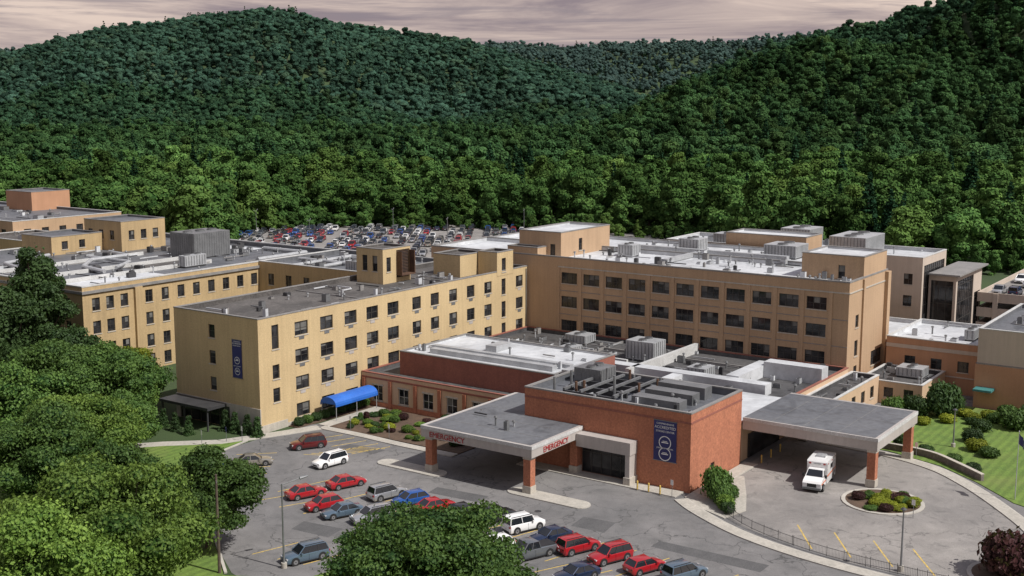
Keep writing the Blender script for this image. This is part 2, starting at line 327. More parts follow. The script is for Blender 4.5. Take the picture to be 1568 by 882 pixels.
def pipe(mb,pts,r,mat='metal_light',part='roof_ducts'):
    for a,b_ in zip(pts,pts[1:]): mb.cyl(part,mat,a,b_,r,n=8)
z=15.3
pipe(mb,[(20,60,z),(20,66,z+.4),(26,72,z+.5),(34,72,z+.5),(36,80,z+.4)],.38); pipe(mb,[(24,62,z+.1),(30,66,z+.2),(30,78,z+.2)],.32)
pipe(mb,[(44,38,z),(60,38,z+.1),(60,24,z)],.38); pipe(mb,[(46,33,z),(58,33,z+.1)],.34); pipe(mb,[(52,44,z+.1),(52,30,z+.1)],.3)
pipe(mb,[(47,50,z),(60,50,z),(60,62,z)],.38); pipe(mb,[(12,70,z),(16,84,z),(28,88,z)],.36)
for v in (56,64,76): mb.box('roof_parapets','coping_white',5.4,41,v,v+.35,14.81,15.5)
mb.box('roof_membrane_patch','roof_white',8,26,47,55.9,14.81,14.84); mb.box('roof_membrane_patch','roof_gravel',27,40,57,63.9,14.81,14.84); mb.box('roof_membrane_patch','roof_white',45,62,64.5,74,14.81,14.84)
clutter(mb,7,40,47,98,14.85,90,1.3); clutter(mb,44,62,48,82,14.85,50,1.3); clutter(mb,45,62,19,43,14.92,50,1.)
mb.group('old_yellow_brick_hospital_wing')
def hvac(u0,u1,v0,v1,z,h,mat='metal_light',name='rooftop_air_handler',fans=2):
    m_=MB(); m_.box('casing',mat,u0,u1,v0,v1,z+.25,z+h); m_.box('curb','metal_dark',u0+.1,u1-.1,v0+.1,v1-.1,z,z+.25)
    n_=max(2,int((v1-v0)/.6))
    for i in range(n_):
        v=v0+(i+.3)*(v1-v0)/n_; m_.box('ribs','metal_grey',u0-.05,u0-.003,v,v+.12,z+.4,z+h-.1)
    n_=max(2,int((u1-u0)/.6))
    for i in range(n_):
        u=u0+(i+.3)*(u1-u0)/n_; m_.box('ribs','metal_grey',u,u+.12,v0-.05,v0-.003,z+.4,z+h-.1)
    for i in range(fans):
        cx_=u0+(i+.5)*(u1-u0)/fans; r=min((u1-u0)/fans,v1-v0)*.32
        m_.cyl('fans','metal_grey',(cx_,(v0+v1)/2,z+h+.003),(cx_,(v0+v1)/2,z+h+.25),r,n=14)
        m_.cyl('fans','metal_dark',(cx_,(v0+v1)/2,z+h+.26),(cx_,(v0+v1)/2,z+h+.28),r*.85,n=14)
    return m_.single(name)
hvac(42,51,62,69,14.8,5,'metal_grey',fans=3); hvac(33,38,54,55.8,14.85,2.2)
hvac(56,62,28,31,14.9,2.2); hvac(46.5,50,24,27,14.9,2)
mb=MB()
block(mb,60,92,150,235,0,15.5,'brick_tan','roof_membrane',{'-v':winrow([4,9,14,19,24,28],2,[12.5,8.5],1.9),'-u':winrow(range(4,80,5),2,[12.5,8.5],1.9)},cope='coping_white')
block(mb,84,96,178,190,14.5,20,'stucco_orange','roof_membrane',cope='coping_grey',par=.3)
block(mb,50,66,112,149.9,0,13,'brick_yellow_old','roof_gravel',cope='coping_white')
clutter(mb,51,65,114,148,12.42,25,1.6); clutter(mb,62,83,152,230,14.92,50,1.8)
mb.group('distant_hospital_block')

# ======================= Low emergency department building
mb=MB()
tw=[-3.2,-8.2,-12.8,-17.2,-21.8,-26.2]
opsT=[(v+59.2-.95,v+59.2+.95,1.0,3.3,'w') for v in tw]
block(mb,20.5,64.6,-59.2,-.1,0,5.0,'stucco_peach','roof_dark',{'-u':opsT},cope='brick_red_dark',skip='+v+u',frame='frame_white')
mb.box('brick_base','brick_red',20.34,20.496,-36,-.1,0,.8)
for v in [-.6,-5.7,-10.5,-15,-19.5,-24,-28.4]: mb.box('brick_piers','brick_red',20.25,20.33,v-.28,v+.28,0,4.2); mb.box('brick_piers','brick_red',20.331,20.498,v-.27,v+.27,.81,4.19)
mb.box('trim_band','brick_red_dark',20.38,20.497,-36,-.1,4.25,4.5)
for v in tw: mb.box('window_heads','limestone',20.42,20.497,v-1.1,v+1.1,3.32,3.55)
block(mb,24.5,41,-32,-4.2,4.4,7.9,'brick_red_dark','roof_white',cope='coping_grey',par=.25)
mb.box('roof_parapets','coping_white',41.3,64.4,-34.2,-33.6,4.41,6.0)
mb.box('roof_ducts','roof_white',43,45.2,-55,-8,4.41,6.0); mb.box('roof_ducts','roof_white',30,43,-42.2,-40.6,4.41,5.9); mb.box('roof_ducts','roof_white',45.2,57,-50,-48,4.41,6.2)
mb.box('roof_ducts','roof_white',54,56.5,-59,-50,4.41,6.8); mb.box('roof_panels','roof_white',26,42,-59,-52,4.41,4.9)
mb.box('roof_ducts','metal_light',25.5,31,-36,-32.5,4.41,8.6); mb.box('roof_ducts','metal_light',27,28.2,-30,-8,7.65,8.4); mb.box('roof_ducts','metal_light',30,31,-31,-6,7.65,8.2)
mb.box('roof_ducts','metal_light',33,37,-16,-14,7.65,8.6); mb.box('roof_parapets','coping_white',48,48.5,-30,-12,4.41,5.6)
mb.box('roof_dividers','coping_grey',46,64.4,-20.3,-20,4.41,4.8); mb.box('roof_dividers','coping_grey',57.5,57.8,-48,-20.4,4.41,4.8)
clutter(mb,46,63,-58,-3,4.42,120,.9); clutter(mb,26,42,-51,-37,4.42,34,.9); clutter(mb,26,40,-31,-5,7.67,16,.7)
v0=-59.6
block(mb,11,25,v0,-36.3,0,9.5,'brick_red','roof_membrane',{'-u':[(8.0,14.8,.1,3.7,'g')],'-v':[(5.5,6.5,.1,2.3,'n')]},cope='coping_grey',ch=.18,par=.8)
mb.box('soldier_course','brick_red_dark',10.95,10.998,v0,-36.3,8.3,8.55); mb.box('soldier_course','brick_red_dark',10.95,25,v0-.05,v0-.003,8.3,8.55)
mb.box('vestibule_fascia','fascia_taupe',9.2,10.94,-52.6,-45.1,3.75,5.3); mb.box('vestibule_piers','fascia_taupe',9.3,10.99,-52.5,-51.9,0,3.745)
mb.box('vestibule_piers','limestone',9.15,10.99,-52.65,-51.75,0.003,1.0)
for i in range(3): mb.box('roof_units','metal_grey',14+i*3.4,16+i*3.4,-56.5,-50,8.71,9.8+.2*i)
for i in range(14):
    u=random.uniform(12.5,24);v=random.uniform(-50,-38); mb.cyl('exhaust_stacks','rust_brown' if i%2 else 'metal_grey',(u,v,8.7),(u,v,9.9+random.random()*1.6),.18)
for k in range(4): mb.box('pipe_racks','metal_grey',13,24,-48.2+k*2.4,-47.9+k*2.4,9.4,9.7); mb.box('pipe_racks','metal_dark',13+k*3,13.3+k*3,-48.2,-40.7,8.71,9.39)
clutter(mb,12,19,-58.5,-38,8.72,22,.6)
mb.prism('canopy_fascia','fascia_taupe',[(-.3,-45),(10.93,-45),(10.93,-36.28),(20.2,-36.28),(20.2,-28.6),(-.3,-28.6)],4.5,5.9)
mb.prism('canopy_roof','roof_membrane',[(.15,-44.55),(10.9,-44.55),(10.9,-36.0),(20.1,-36.0),(20.1,-29.05),(.15,-29.05)],5.903,5.92)
mb.box('canopy_band','coping_white',-.36,-.303,-45.06,-28.54,5.5,5.93); mb.box('canopy_band','coping_white',-.3,10.9,-45.06,-45.003,5.5,5.93); mb.box('canopy_band','coping_white',-.3,20,-28.597,-28.54,5.5,5.93)
for u,v in [(.4,-44.2),(.4,-29.6),(10.2,-44.4),(16,-29.4)]:
    mb.box('canopy_columns','brick_red',u-.5,u+.5,v-.5,v+.5,1.0,4.2); mb.box('canopy_columns','limestone',u-.58,u+.58,v-.58,v+.58,.1,1.0); mb.box('canopy_columns','limestone',u-.55,u+.55,v-.55,v+.55,4.2,4.497)
for u in (3.5,7.5,12): mb.box('roof_seams','coping_grey',u,u+.06,-36 if u>11 else -44.5,-29.1,5.921,5.94)
clutter(mb,2,9,-42,-31,5.93,5,.5)
mb.box('canopy_fascia','fascia_taupe',25.1,40.6,-76.8,-59.75,4.6,6.1); mb.box('canopy_roof','roof_membrane',25.4,40.2,-76.4,-59.8,6.103,6.12)
mb.box('canopy_band','coping_white',25.04,25.097,-76.86,-59.8,5.7,6.13); mb.box('canopy_band','coping_white',25.1,40.6,-76.86,-76.803,5.7,6.13); mb.box('canopy_band','coping_white',40.603,40.66,-76.8,-59.8,5.7,6.13)
for u,v in [(25.7,-76.1),(39.5,-76.1),(40,-62)]:
    mb.box('canopy_columns','brick_red',u-.5,u+.5,v-.5,v+.5,1.0,4.3); mb.box('canopy_columns','limestone',u-.58,u+.58,v-.58,v+.58,.1,1.0); mb.box('canopy_columns','limestone',u-.55,u+.55,v-.55,v+.55,4.3,4.597)
for u in (29,33,37): mb.box('roof_seams','coping_grey',u,u+.05,-76.3,-59.9,6.121,6.135)
for v in (-72,-67.5,-63.5): mb.box('roof_seams','coping_grey',25.5,40.1,v,v+.05,6.136,6.15)
mb.box('ambulance_doors','glass',28,38,-59.4,-59.22,.1,3.2)
block(mb,41,66,-63.5,-59.25,0,4.2,'stucco_peach','roof_dark',{'-v':winrow([10,14,18,22],1.6,[2.2],1.8)},cope='coping_white')
block(mb,66,78,-70,-60.5,0,3.4,'stucco_peach','roof_dark',{'-u':winrow([2,5,8],1.4,[1.8],1.5)},cope='coping_white')
clutter(mb,42,65,-63,-60,3.62,14,.6); clutter(mb,67,77,-69,-61.5,2.82,12,.7)
ED=mb.group('emergency_department_building')
hvac(53,57,-32,-27,4.41,3.2,fans=2); hvac(46.5,50,-44,-41,4.41,1.8); hvac(58.5,62,-16,-12,4.41,1.6); hvac(49,52,-19.5,-17,4.41,1.7)
hvac(20,24,-42,-38,8.7,2.0,'metal_grey'); hvac(88,92,-22,-18,17.35,2.6); hvac(76,79,-15,-12,17.4,2.2); hvac(90,96,-40,-34,17.35,2.4)

def text(s,size,mat,loc,face,parent,ext=.03,name='lettering'):
    cu=bpy.data.curves.new(name,'FONT'); cu.body=s; cu.size=size; cu.extrude=ext; cu.align_x='CENTER'; cu.materials.append(MATS[mat])
    o=bpy.data.objects.new(name,cu); COL.objects.link(o)
    R=Matrix(((0,0,-1),(-1,0,0),(0,1,0))) if face=='-u' else Matrix(((1,0,0),(0,0,-1),(0,1,0)))
    mw=R.to_4x4(); mw.translation=Vector(loc); o.matrix_world=mw
    o.parent=parent; return o
text('EMERGENCY',.95,'red_letter',(-.34,-32.6,4.66),'-u',ED); text('EMERGENCY',.95,'red_letter',(4.8,-45.04,4.66),'-v',ED)
def banner(name,p,w,z0,z1):
    m_=MB(); h=z1-z0
    m_.box('sheet','navy_fabric',p[0]-.08,p[0]-.06,p[1]-w/2,p[1]+w/2,z0,z1); m_.box('rail','metal_grey',p[0]-.1,p[0]-.0,p[1]-w/2-.08,p[1]+w/2+.08,z1+.002,z1+.08); m_.box('rail','metal_grey',p[0]-.1,p[0]-.0,p[1]-w/2-.08,p[1]+w/2+.08,z0-.08,z0-.002)
    for zz in (z0+h*.17,z0+h*.46):
        m_.cyl('emblem','white_paint',(p[0]-.085,p[1],zz),(p[0]-.09,p[1],zz),w*.27,n=20); m_.cyl('emblem','navy_fabric',(p[0]-.091,p[1],zz),(p[0]-.095,p[1],zz),w*.235,n=20); m_.box('emblem','white_paint',p[0]-.1,p[0]-.096,p[1]-w*.15,p[1]+w*.15,zz-.05,zz+.07); m_.box('emblem','white_paint',p[0]-.1,p[0]-.096,p[1]-w*.1,p[1]+w*.1,zz+.14,zz+.22)
    e=m_.group(name); q=w/3
    text('COMPREHENSIVE',.30*q,'white_paint',(p[0]-.1,p[1],z1-.42*q),'-u',e,.004); text('ACCREDITED',.46*q,'white_paint',(p[0]-.1,p[1],z1-.92*q),'-u',e,.004); text('STROKE CENTER',.32*q,'white_paint',(p[0]-.1,p[1],z1-1.36*q),'-u',e,.004)
    text('JOINT COMMISSION',.24*q,'white_paint',(p[0]-.1,p[1],z0+h*.30),'-u',e,.004)
banner('hanging_banner',(11,-56.3),3.0,3.4,8.2); banner('hanging_banner',(0,4.2),1.9,7.4,12.7)

# ======================= right-hand buildings
mb=MB()
block(mb,78,96,-82,-60.6,0,8.0,'stucco_orange','roof_white',{'-u':winrow([9.4,13.5,17.6],1.7,[4.4],1.7)},cope='coping_white')
mb.box('band','panel_beige',77.9,77.996,-82,-60.6,6.4,7.0); mb.box('band','panel_beige',77.9,77.996,-82,-60.6,2.6,2.8)
block(mb,71.5,98,-104,-76.2,0,11.9,'panel_beige','roof_membrane',{'-u':[]},cope='coping_white')
mb.box('brick_band','stucco_orange',71.38,71.496,-104,-76.0,0,6.6); mb.box('joint','coping_grey',71.42,71.497,-104,-76.1,6.7,6.85)
mb.box('awning','teal_awning',69,71.3,-79,-76.4,3,3.3)
block(mb,84,100,-70,-50,0,7,'stucco_peach','roof_white',cope='coping_white')
clutter(mb,79,95,-75,-62,7.42,16,.9); clutter(mb,74,96,-100,-78,11.32,20,1)
mb.group('outpatient_pavilion')
hvac(72.5,76,-68,-64,2.82,1.6); hvac(84,88,-72.5,-71,7.4,1.8)
mb=MB()
block(mb,108,123,-57,-5,0,17.0,'panel_beige','roof_white',{'-v':[(1,14,2,15.5,'g')],'-u':winrow([2.5,12,17,22],1.6,[13,9],2)},cope='coping_white')
block(mb,100,107.9,-38,-22,0,20.2,'brick_tan','roof_white',cope='coping_grey',par=.3)
block(mb,112,130,-62,-57.1,0,13.5,'panel_beige','roof_membrane',{'-u':[(.5,4.5,.5,12.6,'g')],'-v':[(1,12,.5,12.6,'g'),(13,17.2,.5,9,'g')]},cope='coping_white')
mb.box('roof_overhang','coping_grey',111,131,-62.9,-57.2,13.66,13.95)
clutter(mb,109,122,-55,-7,16.42,30,1.2)
mb.group('beige_clinic_building')
hvac(109,120,-46,-39,16.4,3.4,'metal_light',fans=3); hvac(112,119,-34,-28,16.4,4,'metal_light'); hvac(109,113,-20,-15,16.4,2.4)
mb=MB()
for i,z in enumerate((0,2.9,5.8)):
    mb.box('decks','concrete',127,205,-130,-62.5,z+1.95,z+2.2)
    mb.box('spandrels','panel_beige',126.7,126.99,-130,-62.2,z+1.3,z+3.1); mb.box('spandrels','panel_beige',127,205,-62.49,-62.2,z+1.3,z+3.1)
for v in range(-129,-62,9): mb.box('piers','panel_beige',126.5,126.69,v,v+.9,0,8.8)
for v in range(-126,-63,8): 
    for u in range(130,200,12): mb.box('columns','concrete',u,u+.6,v,v+.6,0,7.74)
mb.box('back_wall','concrete',150,150.3,-129,-63,0,7.7); mb.box('deck_surface','asphalt_light',127.1,204,-129.5,-62.6,8.01,8.03)
mb.group('parking_garage')

# ---------------------------------------------------------------- terrain
def interp(px,t): return np.interp(px,[a for a,_ in t],[b for _,b in t])
TL=[(-600,120),(-200,100),(0,90),(40,80),(100,60),(160,46),(220,42),(300,32),(390,27),(450,30),(520,38),(600,48),(700,63),(760,80),(860,106),(940,135),(1020,165),(1200,185),(2400,190)]
TF=[(-600,80),(0,74),(40,80),(100,92),(500,92),(600,80),(760,73),(860,75),(960,71),(1060,69),(1130,67),(1180,60),(1300,52),(1568,40),(2400,60)]
TR=[(-600,230),(800,215),(900,200),(950,180),(1010,150),(1080,112),(1130,88),(1180,68),(1260,46),(1340,32),(1400,16),(1450,6),(1500,-4),(1568,-18),(1800,-45),(2400,-40)]
def sm(x): x=np.clip(x,0,1); return x*x*(3-2*x)
def hilln(x,y): return (np.sin(x/137+y/211)+np.sin(x/83-y/97+1.3)*.7+np.sin(x/51+y/63+2.)*.4+np.sin(x/29-y/41)*.25)/2.3
def terrain(X,Y):
    dx=X-CAM[0];dy=Y-CAM[1]; D=dx*HX+dy*HY; la=dx*RX+dy*RY
    Ds=np.maximum(D,1.); px=784+1850*np.clip(la/Ds,-1.2,1.2)
    def hill(T,D0,D1,fall,sp):
        H=np.maximum(0,45.6+(150-interp(px,T))*D1/1850*.975-14)
        t=sm((Ds-D0)/(D1-D0)); mid=t*(1-t)*4
        spur=np.sin(la/sp+1.1*np.sin(Ds/390.))*.6+np.sin(la/(sp*.43)+Ds/230.)*.4
        return H*(t+.24*mid*spur)*(1-.6*sm((Ds-D1)/fall))
    a=hill(TL,1150,2250,1200,115.); b_=hill(TF,2500,3700,3000,200.); c=hill(TR,620,1350,900,70.)
    h=np.maximum(np.maximum(a,b_),c)
    h=h*(1+.05*hilln(X,Y)*(1-sm((Ds-1900)/400)))+ 5*hilln(X,Y)*sm((Ds-600)/500)
    return np.where(D>1,np.maximum(h,0),0)
def build_ground():
    th=np.concatenate([np.linspace(-math.pi,-.62,20)[:-1],np.linspace(-.62,.62,150),np.linspace(.62,math.pi,20)[1:-1]])
    rr=np.concatenate([[2.],np.geomspace(60,560,14),np.linspace(590,4600,130),np.geomspace(4800,30000,10)])
    T,R_=np.meshgrid(th,rr); ang=HD-T
    X=CAM[0]+R_*np.cos(ang); Y=CAM[1]+R_*np.sin(ang); Z=terrain(X,Y)*np.where(np.abs(T)>.9,0,1)
    nR,nT=T.shape; V=np.stack([X,Y,Z],-1).reshape(-1,3)
    F=[]
    for i in range(nR-1):
        for j in range(nT):
            k=(j+1)%nT; F.append((i*nT+j,i*nT+k,(i+1)*nT+k,(i+1)*nT+j))
    F.append(tuple(range(nT)))
    me=bpy.data.meshes.new('ground'); me.from_pydata(V.tolist(),[],F); me.materials.append(MATS['ground_grass']); me.update(); me.shade_smooth(); put(me,'ground')
build_ground()

# ---------------------------------------------------------------- site surfaces
def flat(name,mat,pts,z,z0=None):
    m_=MB(); m_.prism(name,mat,pts,(z-.02 if z0 is None else z0),z); return m_.single(name)
def ell(cx_,cy_,ra,rb,n=28): return [(cx_+ra*math.cos(2*math.pi*i/n),cy_+rb*math.sin(2*math.pi*i/n)) for i in range(n)]
def ribbon(pts,w):
    Lf=[];Rt=[]
    for i,p in enumerate(pts):
        a=Vector(pts[max(i-1,0)]);b_=Vector(pts[min(i+1,len(pts)-1)]); d=(b_-a).normalized(); nn=Vector((-d.y,d.x))*w/2
        Lf.append((p[0]+nn.x,p[1]+nn.y)); Rt.append((p[0]-nn.x,p[1]-nn.y))
    return Lf+Rt[::-1]
def smoothline(pts,k=5):
    out=[]; n=len(pts)
    for i in range(n-1):
        p0=pts[max(i-1,0)];p1=pts[i];p2=pts[i+1];p3=pts[min(i+2,n-1)]
        for j in range(k):
            t=j/k; out.append(tuple(.5*(2*p1[c]+(-p0[c]+p2[c])*t+(2*p0[c]-5*p1[c]+4*p2[c]-p3[c])*t*t+(-p0[c]+3*p1[c]-3*p2[c]+p3[c])*t**3) for c in (0,1)))
    return out+[pts[-1]]
flat('parking_lot','asphalt',[(-34,-130),(60,-130),(60,-59),(21,-59),(21,-8),(6,-1.5),(-8,-1.5),(-14,-6),(-20,-12),(-30,-24),(-36,-34),(-40,-50),(-42,-130)],.02)
flat('entrance_driveway','asphalt_light',[(9,-61.5),(25,-60.5),(41,-60),(39.5,-73),(38,-79),(33,-85),(27,-90),(20,-96),(4,-100),(1,-96),(1,-82),(4,-70)],.026)
flat('overflow_parking_lot','asphalt_light',[(125,60),(125,195),(205,208),(250,150),(268,60),(262,20),(150,0)],.02)
flat('service_road','asphalt',[(64,-200),(130,-200),(130,-60),(60,-60)],.018)
m_=MB()
for pts in [[(-4,-34),(-3.2,-41),(-5.6,-41.4),(-6.2,-34.4)],[(-6,-54),(-2.8,-53.6),(-2.4,-57.5),(-5.8,-58)],[(-24,-30),(-21.5,-29.4),(-20.8,-34.5),(-23.6,-35)],[(1.5,-13),(3.5,-13.2),(3.9,-19),(1.8,-18.8)],[(-6.5,-64),(-4.5,-64),(-4.2,-76),(-6.4,-76)]]: m_.prism('repairs','asphalt_patch',pts,.021,.024)
m_.prism('manhole','metal_dark',ell(-4.2,-48.5,.4,.4,14),.025,.028); m_.prism('manhole','metal_dark',ell(-6.5,-29.8,.4,.4,14),.025,.028)
m_.single('asphalt_repairs')
def strip(name,line,w,h=.14,mat='concrete'):
    m_=MB(); m_.prism('kerb','kerb_concrete',ribbon(line,w),0,h); m_.prism('slab',mat,ribbon(line,w-.36),h,h+.006)
    return m_.group(name)
strip('sidewalk',smoothline([(8.5,-59.8),(6.0,-63),(2.6,-69),(.6,-75),(-.6,-82),(-1.0,-90),(-.8,-104)]),1.7)
strip('sidewalk',smoothline([(40.5,-64),(39.7,-73),(37.2,-80),(32.8,-85.3),(27,-90.4),(20,-95.5),(10,-101)]),1.8)
strip('sidewalk',[(-18,13),(-11,7),(-6,1.5),(2,-2.2),(7,-4.2)],2.0)
strip('sidewalk',smoothline([(7.2,-4.4),(7.3,-12),(7.0,-20),(7.2,-28)]),1.4)
strip('sidewalk',[(8,-4.0),(20.3,-4.0)],2.0)
def island(name,pts,mat='concrete',ins=.94):
    m_=MB(); c=(sum(p[0] for p in pts)/len(pts),sum(p[1] for p in pts)/len(pts))
    m_.prism('kerb','kerb_concrete',pts,0,.14); m_.prism('surface',mat,[(c[0]+(p[0]-c[0])*ins,c[1]+(p[1]-c[1])*ins) for p in pts],.14,.15); return m_.group(name)
def stad(u,v0,v1,w,n=8): 
    r=w/2; return [(u+r*math.cos(t),v1-r+r*math.sin(t)) for t in [math.pi*i/n for i in range(n+1)]]+[(u+r*math.cos(t),v0+r+r*math.sin(t)) for t in [math.pi+math.pi*i/n for i in range(n+1)]]
island('traffic_island',stad(0,-32,-21.5,2.6)); island('traffic_island',stad(.2,-52.5,-41.5,2.6))
island('round_planter',ell(21,-79,4.6,4.6),'mulch',.9); island('round_planter',ell(6.5,-96.5,4.3,4.3),'mulch',.9)
strip('sidewalk',[(9.8,-36.6),(9.8,-58.9)],2.2); strip('sidewalk',[(11.2,-60.65),(26,-60.65)],1.8)
flat('planting_bed','mulch',[(8.1,-28),(8.1,-5.1),(20.2,-5.1),(20.2,-28)],.12,0); flat('planting_bed','mulch',[(5,-.2),(5,-2.0),(20,-2.9),(30,-2.9),(30,-.2)],.12,0)
flat('lawn','lawn',[(41.3,-64.5),(58,-64),(71,-71),(71,-100),(25,-100),(29,-91.4),(34.4,-86),(38.6,-80.5),(41.3,-73)],.10,0)
flat('lawn','lawn',[(-20,16),(-12.5,8.6),(-9,4.5),(-3.4,-.5),(-8,-1.4),(-13.5,-5.6),(-19.5,-11.8),(-29.5,-23.6),(-37,-34),(-60,-30),(-60,40),(-24,30)],.10,0)
flat('lawn','lawn',[(-33,-41),(-37,-34),(-60,-34),(-60,-110),(-30,-110),(-30.5,-70),(-27,-52),(-29,-42)],.12,0)
flat('concrete_apron','concrete',[(9.5,-59.7),(20,-59.8),(20.5,-62.2),(14,-65.4),(9.2,-67.5),(5.5,-66.6),(7.2,-62.5)],.10,0)
m_=MB(); m_.prism('kerb','kerb_concrete',ribbon([(-3.4,-.9),(-8,-1.7),(-13.5,-5.9),(-19.5,-12.1),(-29.5,-23.9),(-36.4,-33.6)],.3),0,.15); m_.single('kerb')
def rwall(name,line,w,h,mat='stone_wall'):
    m_=MB(); m_.prism('stones',mat,ribbon(line,w),0,h); m_.prism('cap','limestone',ribbon(line,w+.12),h,h+.08); return m_.group(name)
rwall('retaining_wall',smoothline([(41.6,-66),(42.0,-73),(41.3,-78.5),(38.6,-82.4),(35.2,-86.4)]),.4,.9)
rwall('low_boundary_wall',[(52,-91),(34,-95)],.4,2.2,'panel_beige')
m_=MB()
def mark(a,b_,w=.14,mat='yellow_paint'): m_.prism('lines',mat,ribbon([a,b_],w),.028,.032)
ca,sa=math.cos(math.radians(-25)),math.sin(math.radians(-25))
for i in range(15):
    v=-21.5-3.75*i
    mark((-13.6-2.7*ca,v-2.7*sa+.6),(-8.2,v+5.4*sa*.5+.6)); mark((-19.8,v+1.4),(-14.2,v-1.2))
for i in range(5): mark((2.2-.5*i,-7.5-2.25*i),(6.2-.15*i,-9.4-2.25*i))
for i in range(7): mark((-8.6-2.32*i,-4.5-1.82*i),(-5.0-2.32*i,-8.2-1.82*i))
for i in range(7): mark((-31.5+.5*i,-32-3.1*i),(-26.5+.5*i,-33.5-3.1*i))
for k in range(8): mark((-3.5+.9*k,-11.5-.5*k),(-1.8+.9*k,-15-.5*k))
m_.single('parking_markings')
m_=MB()
for v in (-73.9,-78,-82.2,-86.3): m_.prism('lines','yellow_paint',ribbon([(8.3,v),(2.4,v-3.9)],.16),.03,.034)
m_.single('parking_markings')

# ---------------------------------------------------------------- vegetation
bm=bmesh.new(); bmesh.ops.create_icosphere(bm,subdivisions=2,radius=1); IV=np.array([v.co[:] for v in bm.verts]); IF=[tuple(v.index for v in f.verts) for f in bm.faces]; bm.free()
bm=bmesh.new(); bmesh.ops.create_icosphere(bm,subdivisions=1,radius=1); JV=np.array([v.co[:] for v in bm.verts]); JF=[tuple(v.index for v in f.verts) for f in bm.faces]; bm.free()
def leafmesh(name,n,lobes,size,mat,trunk=None,inner=.10,jit=.5,core=.74,lowcore=False,sig=.12,lump=0.,lf=1.6,tr=.5):
    L=np.array(lobes); w=(L[:,3]*L[:,4]+L[:,5]**2); idx=RNG.choice(len(L),n,p=w/w.sum())
    d=RNG.normal(size=(n,3)); d/=np.linalg.norm(d,axis=1,keepdims=True); fl=(d[:,2]<-.45)&(RNG.random(n)<.6); d[:,2]=np.where(fl,-d[:,2],d[:,2])
    rad=np.where(RNG.random(n)<inner,RNG.uniform(.4,.85,n),RNG.normal(.96,sig,n))
    P=L[idx,:3]+d*L[idx,3:6]*rad[:,None]; lu=np.zeros(n)
    if lump:
        lu=(np.sin(P[:,0]*lf+1.3*np.sin(P[:,1]*lf*.8))*np.sin(P[:,1]*lf*1.1+P[:,2]*.7)+np.sin(P[:,2]*lf*1.3+P[:,0]*lf*.6)*.7)/1.7
        P=P+d*(lu*lump)[:,None]
    nr=d+RNG.normal(size=(n,3))*jit; nr/=np.linalg.norm(nr,axis=1,keepdims=True)
    t=np.cross(nr,RNG.normal(size=(n,3))); t/=np.linalg.norm(t,axis=1,keepdims=True); b_=np.cross(nr,t)
    s=size*RNG.uniform(.6,1.35,n)[:,None]; s2=s*RNG.uniform(.5,.9,n)[:,None]
    V=np.stack([P-t*s*.6,P-b_*s2*.6+nr*s*.12,P+t*s*.6,P+b_*s2*.6+nr*s*.12],1).reshape(-1,3)
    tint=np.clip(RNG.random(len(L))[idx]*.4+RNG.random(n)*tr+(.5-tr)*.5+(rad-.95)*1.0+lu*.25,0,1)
    F=np.arange(4*n).reshape(-1,4)
    bv,bf=[],[]
    if trunk is not None:
        for (pp,q),(v,f) in trunk.p.items(): o=len(bv); bv+=v; bf+=[tuple(i+o for i in g) for g in f]
    nb=len(bf); cv,cf=[],[]
    if core:
        SV,SF=(JV,JF) if lowcore else (IV,IF)
        for q in L:
            o=len(cv); rr=RNG.uniform(.82,1.12,(len(SV),1))*core; cv+=(q[:3]+SV*rr*q[3:6]).tolist(); cf+=[tuple(i+o for i in f) for f in SF]
    nc=len(cf); o1=4*n; o2=o1+len(bv)
    allF=F.tolist()+[tuple(i+o1 for i in f) for f in bf]+[tuple(i+o2 for i in f) for f in cf]
    me=bpy.data.meshes.new(name); me.from_pydata(V.tolist()+bv+cv,[],allF); me.materials.append(MATS[mat]); me.materials.append(MATS['bark'])
    mi=np.zeros(n+nb+nc,dtype=np.int32); mi[n:n+nb]=1; me.polygons.foreach_set('material_index',mi)
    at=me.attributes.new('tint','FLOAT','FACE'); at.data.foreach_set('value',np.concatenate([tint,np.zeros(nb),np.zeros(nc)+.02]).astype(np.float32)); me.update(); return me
def lobes_for(R,H,base,k,seed,smin=.2,smax=.36):
    r=np.random.default_rng(seed); out=[]; zc=base+(H-base)*.47; hz=(H-base)/2
    for i in range(k):
        d=r.normal(size=3); d/=np.linalg.norm(d)
        f=r.uniform(.5,.88); s=r.uniform(smin,smax); zz=zc+d[2]*hz*f*1.05
        taper=1-.25*max(0,d[2])
        out.append((d[0]*R*f*taper,d[1]*R*f*taper,zz,R*s*r.uniform(.85,1.2),R*s*r.uniform(.85,1.2),min(hz,R)*s*r.uniform(.65,.95)))
    out.append((0,0,zc,R*.52,R*.52,hz*.62)); return out
def tree_mesh(name,R,H,base,k,n,size,mat,seed,jit=.5,smin=.2,smax=.36,lowcore=False,limbs=True,**kw):
    lb=lobes_for(R,H,base,k,seed,smin,smax); t=MB(); tr=.03*H
    t.cyl('t','bark',(0,0,-.8),(0,0,base+1.2),tr,tr*.7,n=9 if limbs else 5,cap=False); t.cyl('t','bark',(0,0,base+1.2),(0,0,H*.75),tr*.7,tr*.2,n=7 if limbs else 4,cap=False)
    if limbs:
        for q in lb[:-1]:
            z=base*.8+random.random()*(max(q[2]-base*.8,0.5))*.5; mid=(q[0]*.5,q[1]*.5,(z+q[2])/2+.2)
            t.cyl('t','bark',(0,0,z),mid,tr*.35,tr*.22,n=6,cap=False); t.cyl('t','bark',mid,q[:3],tr*.22,tr*.06,n=5,cap=False)
    return leafmesh(name,n,lb,size,mat,t,jit=jit,lowcore=lowcore,**kw)
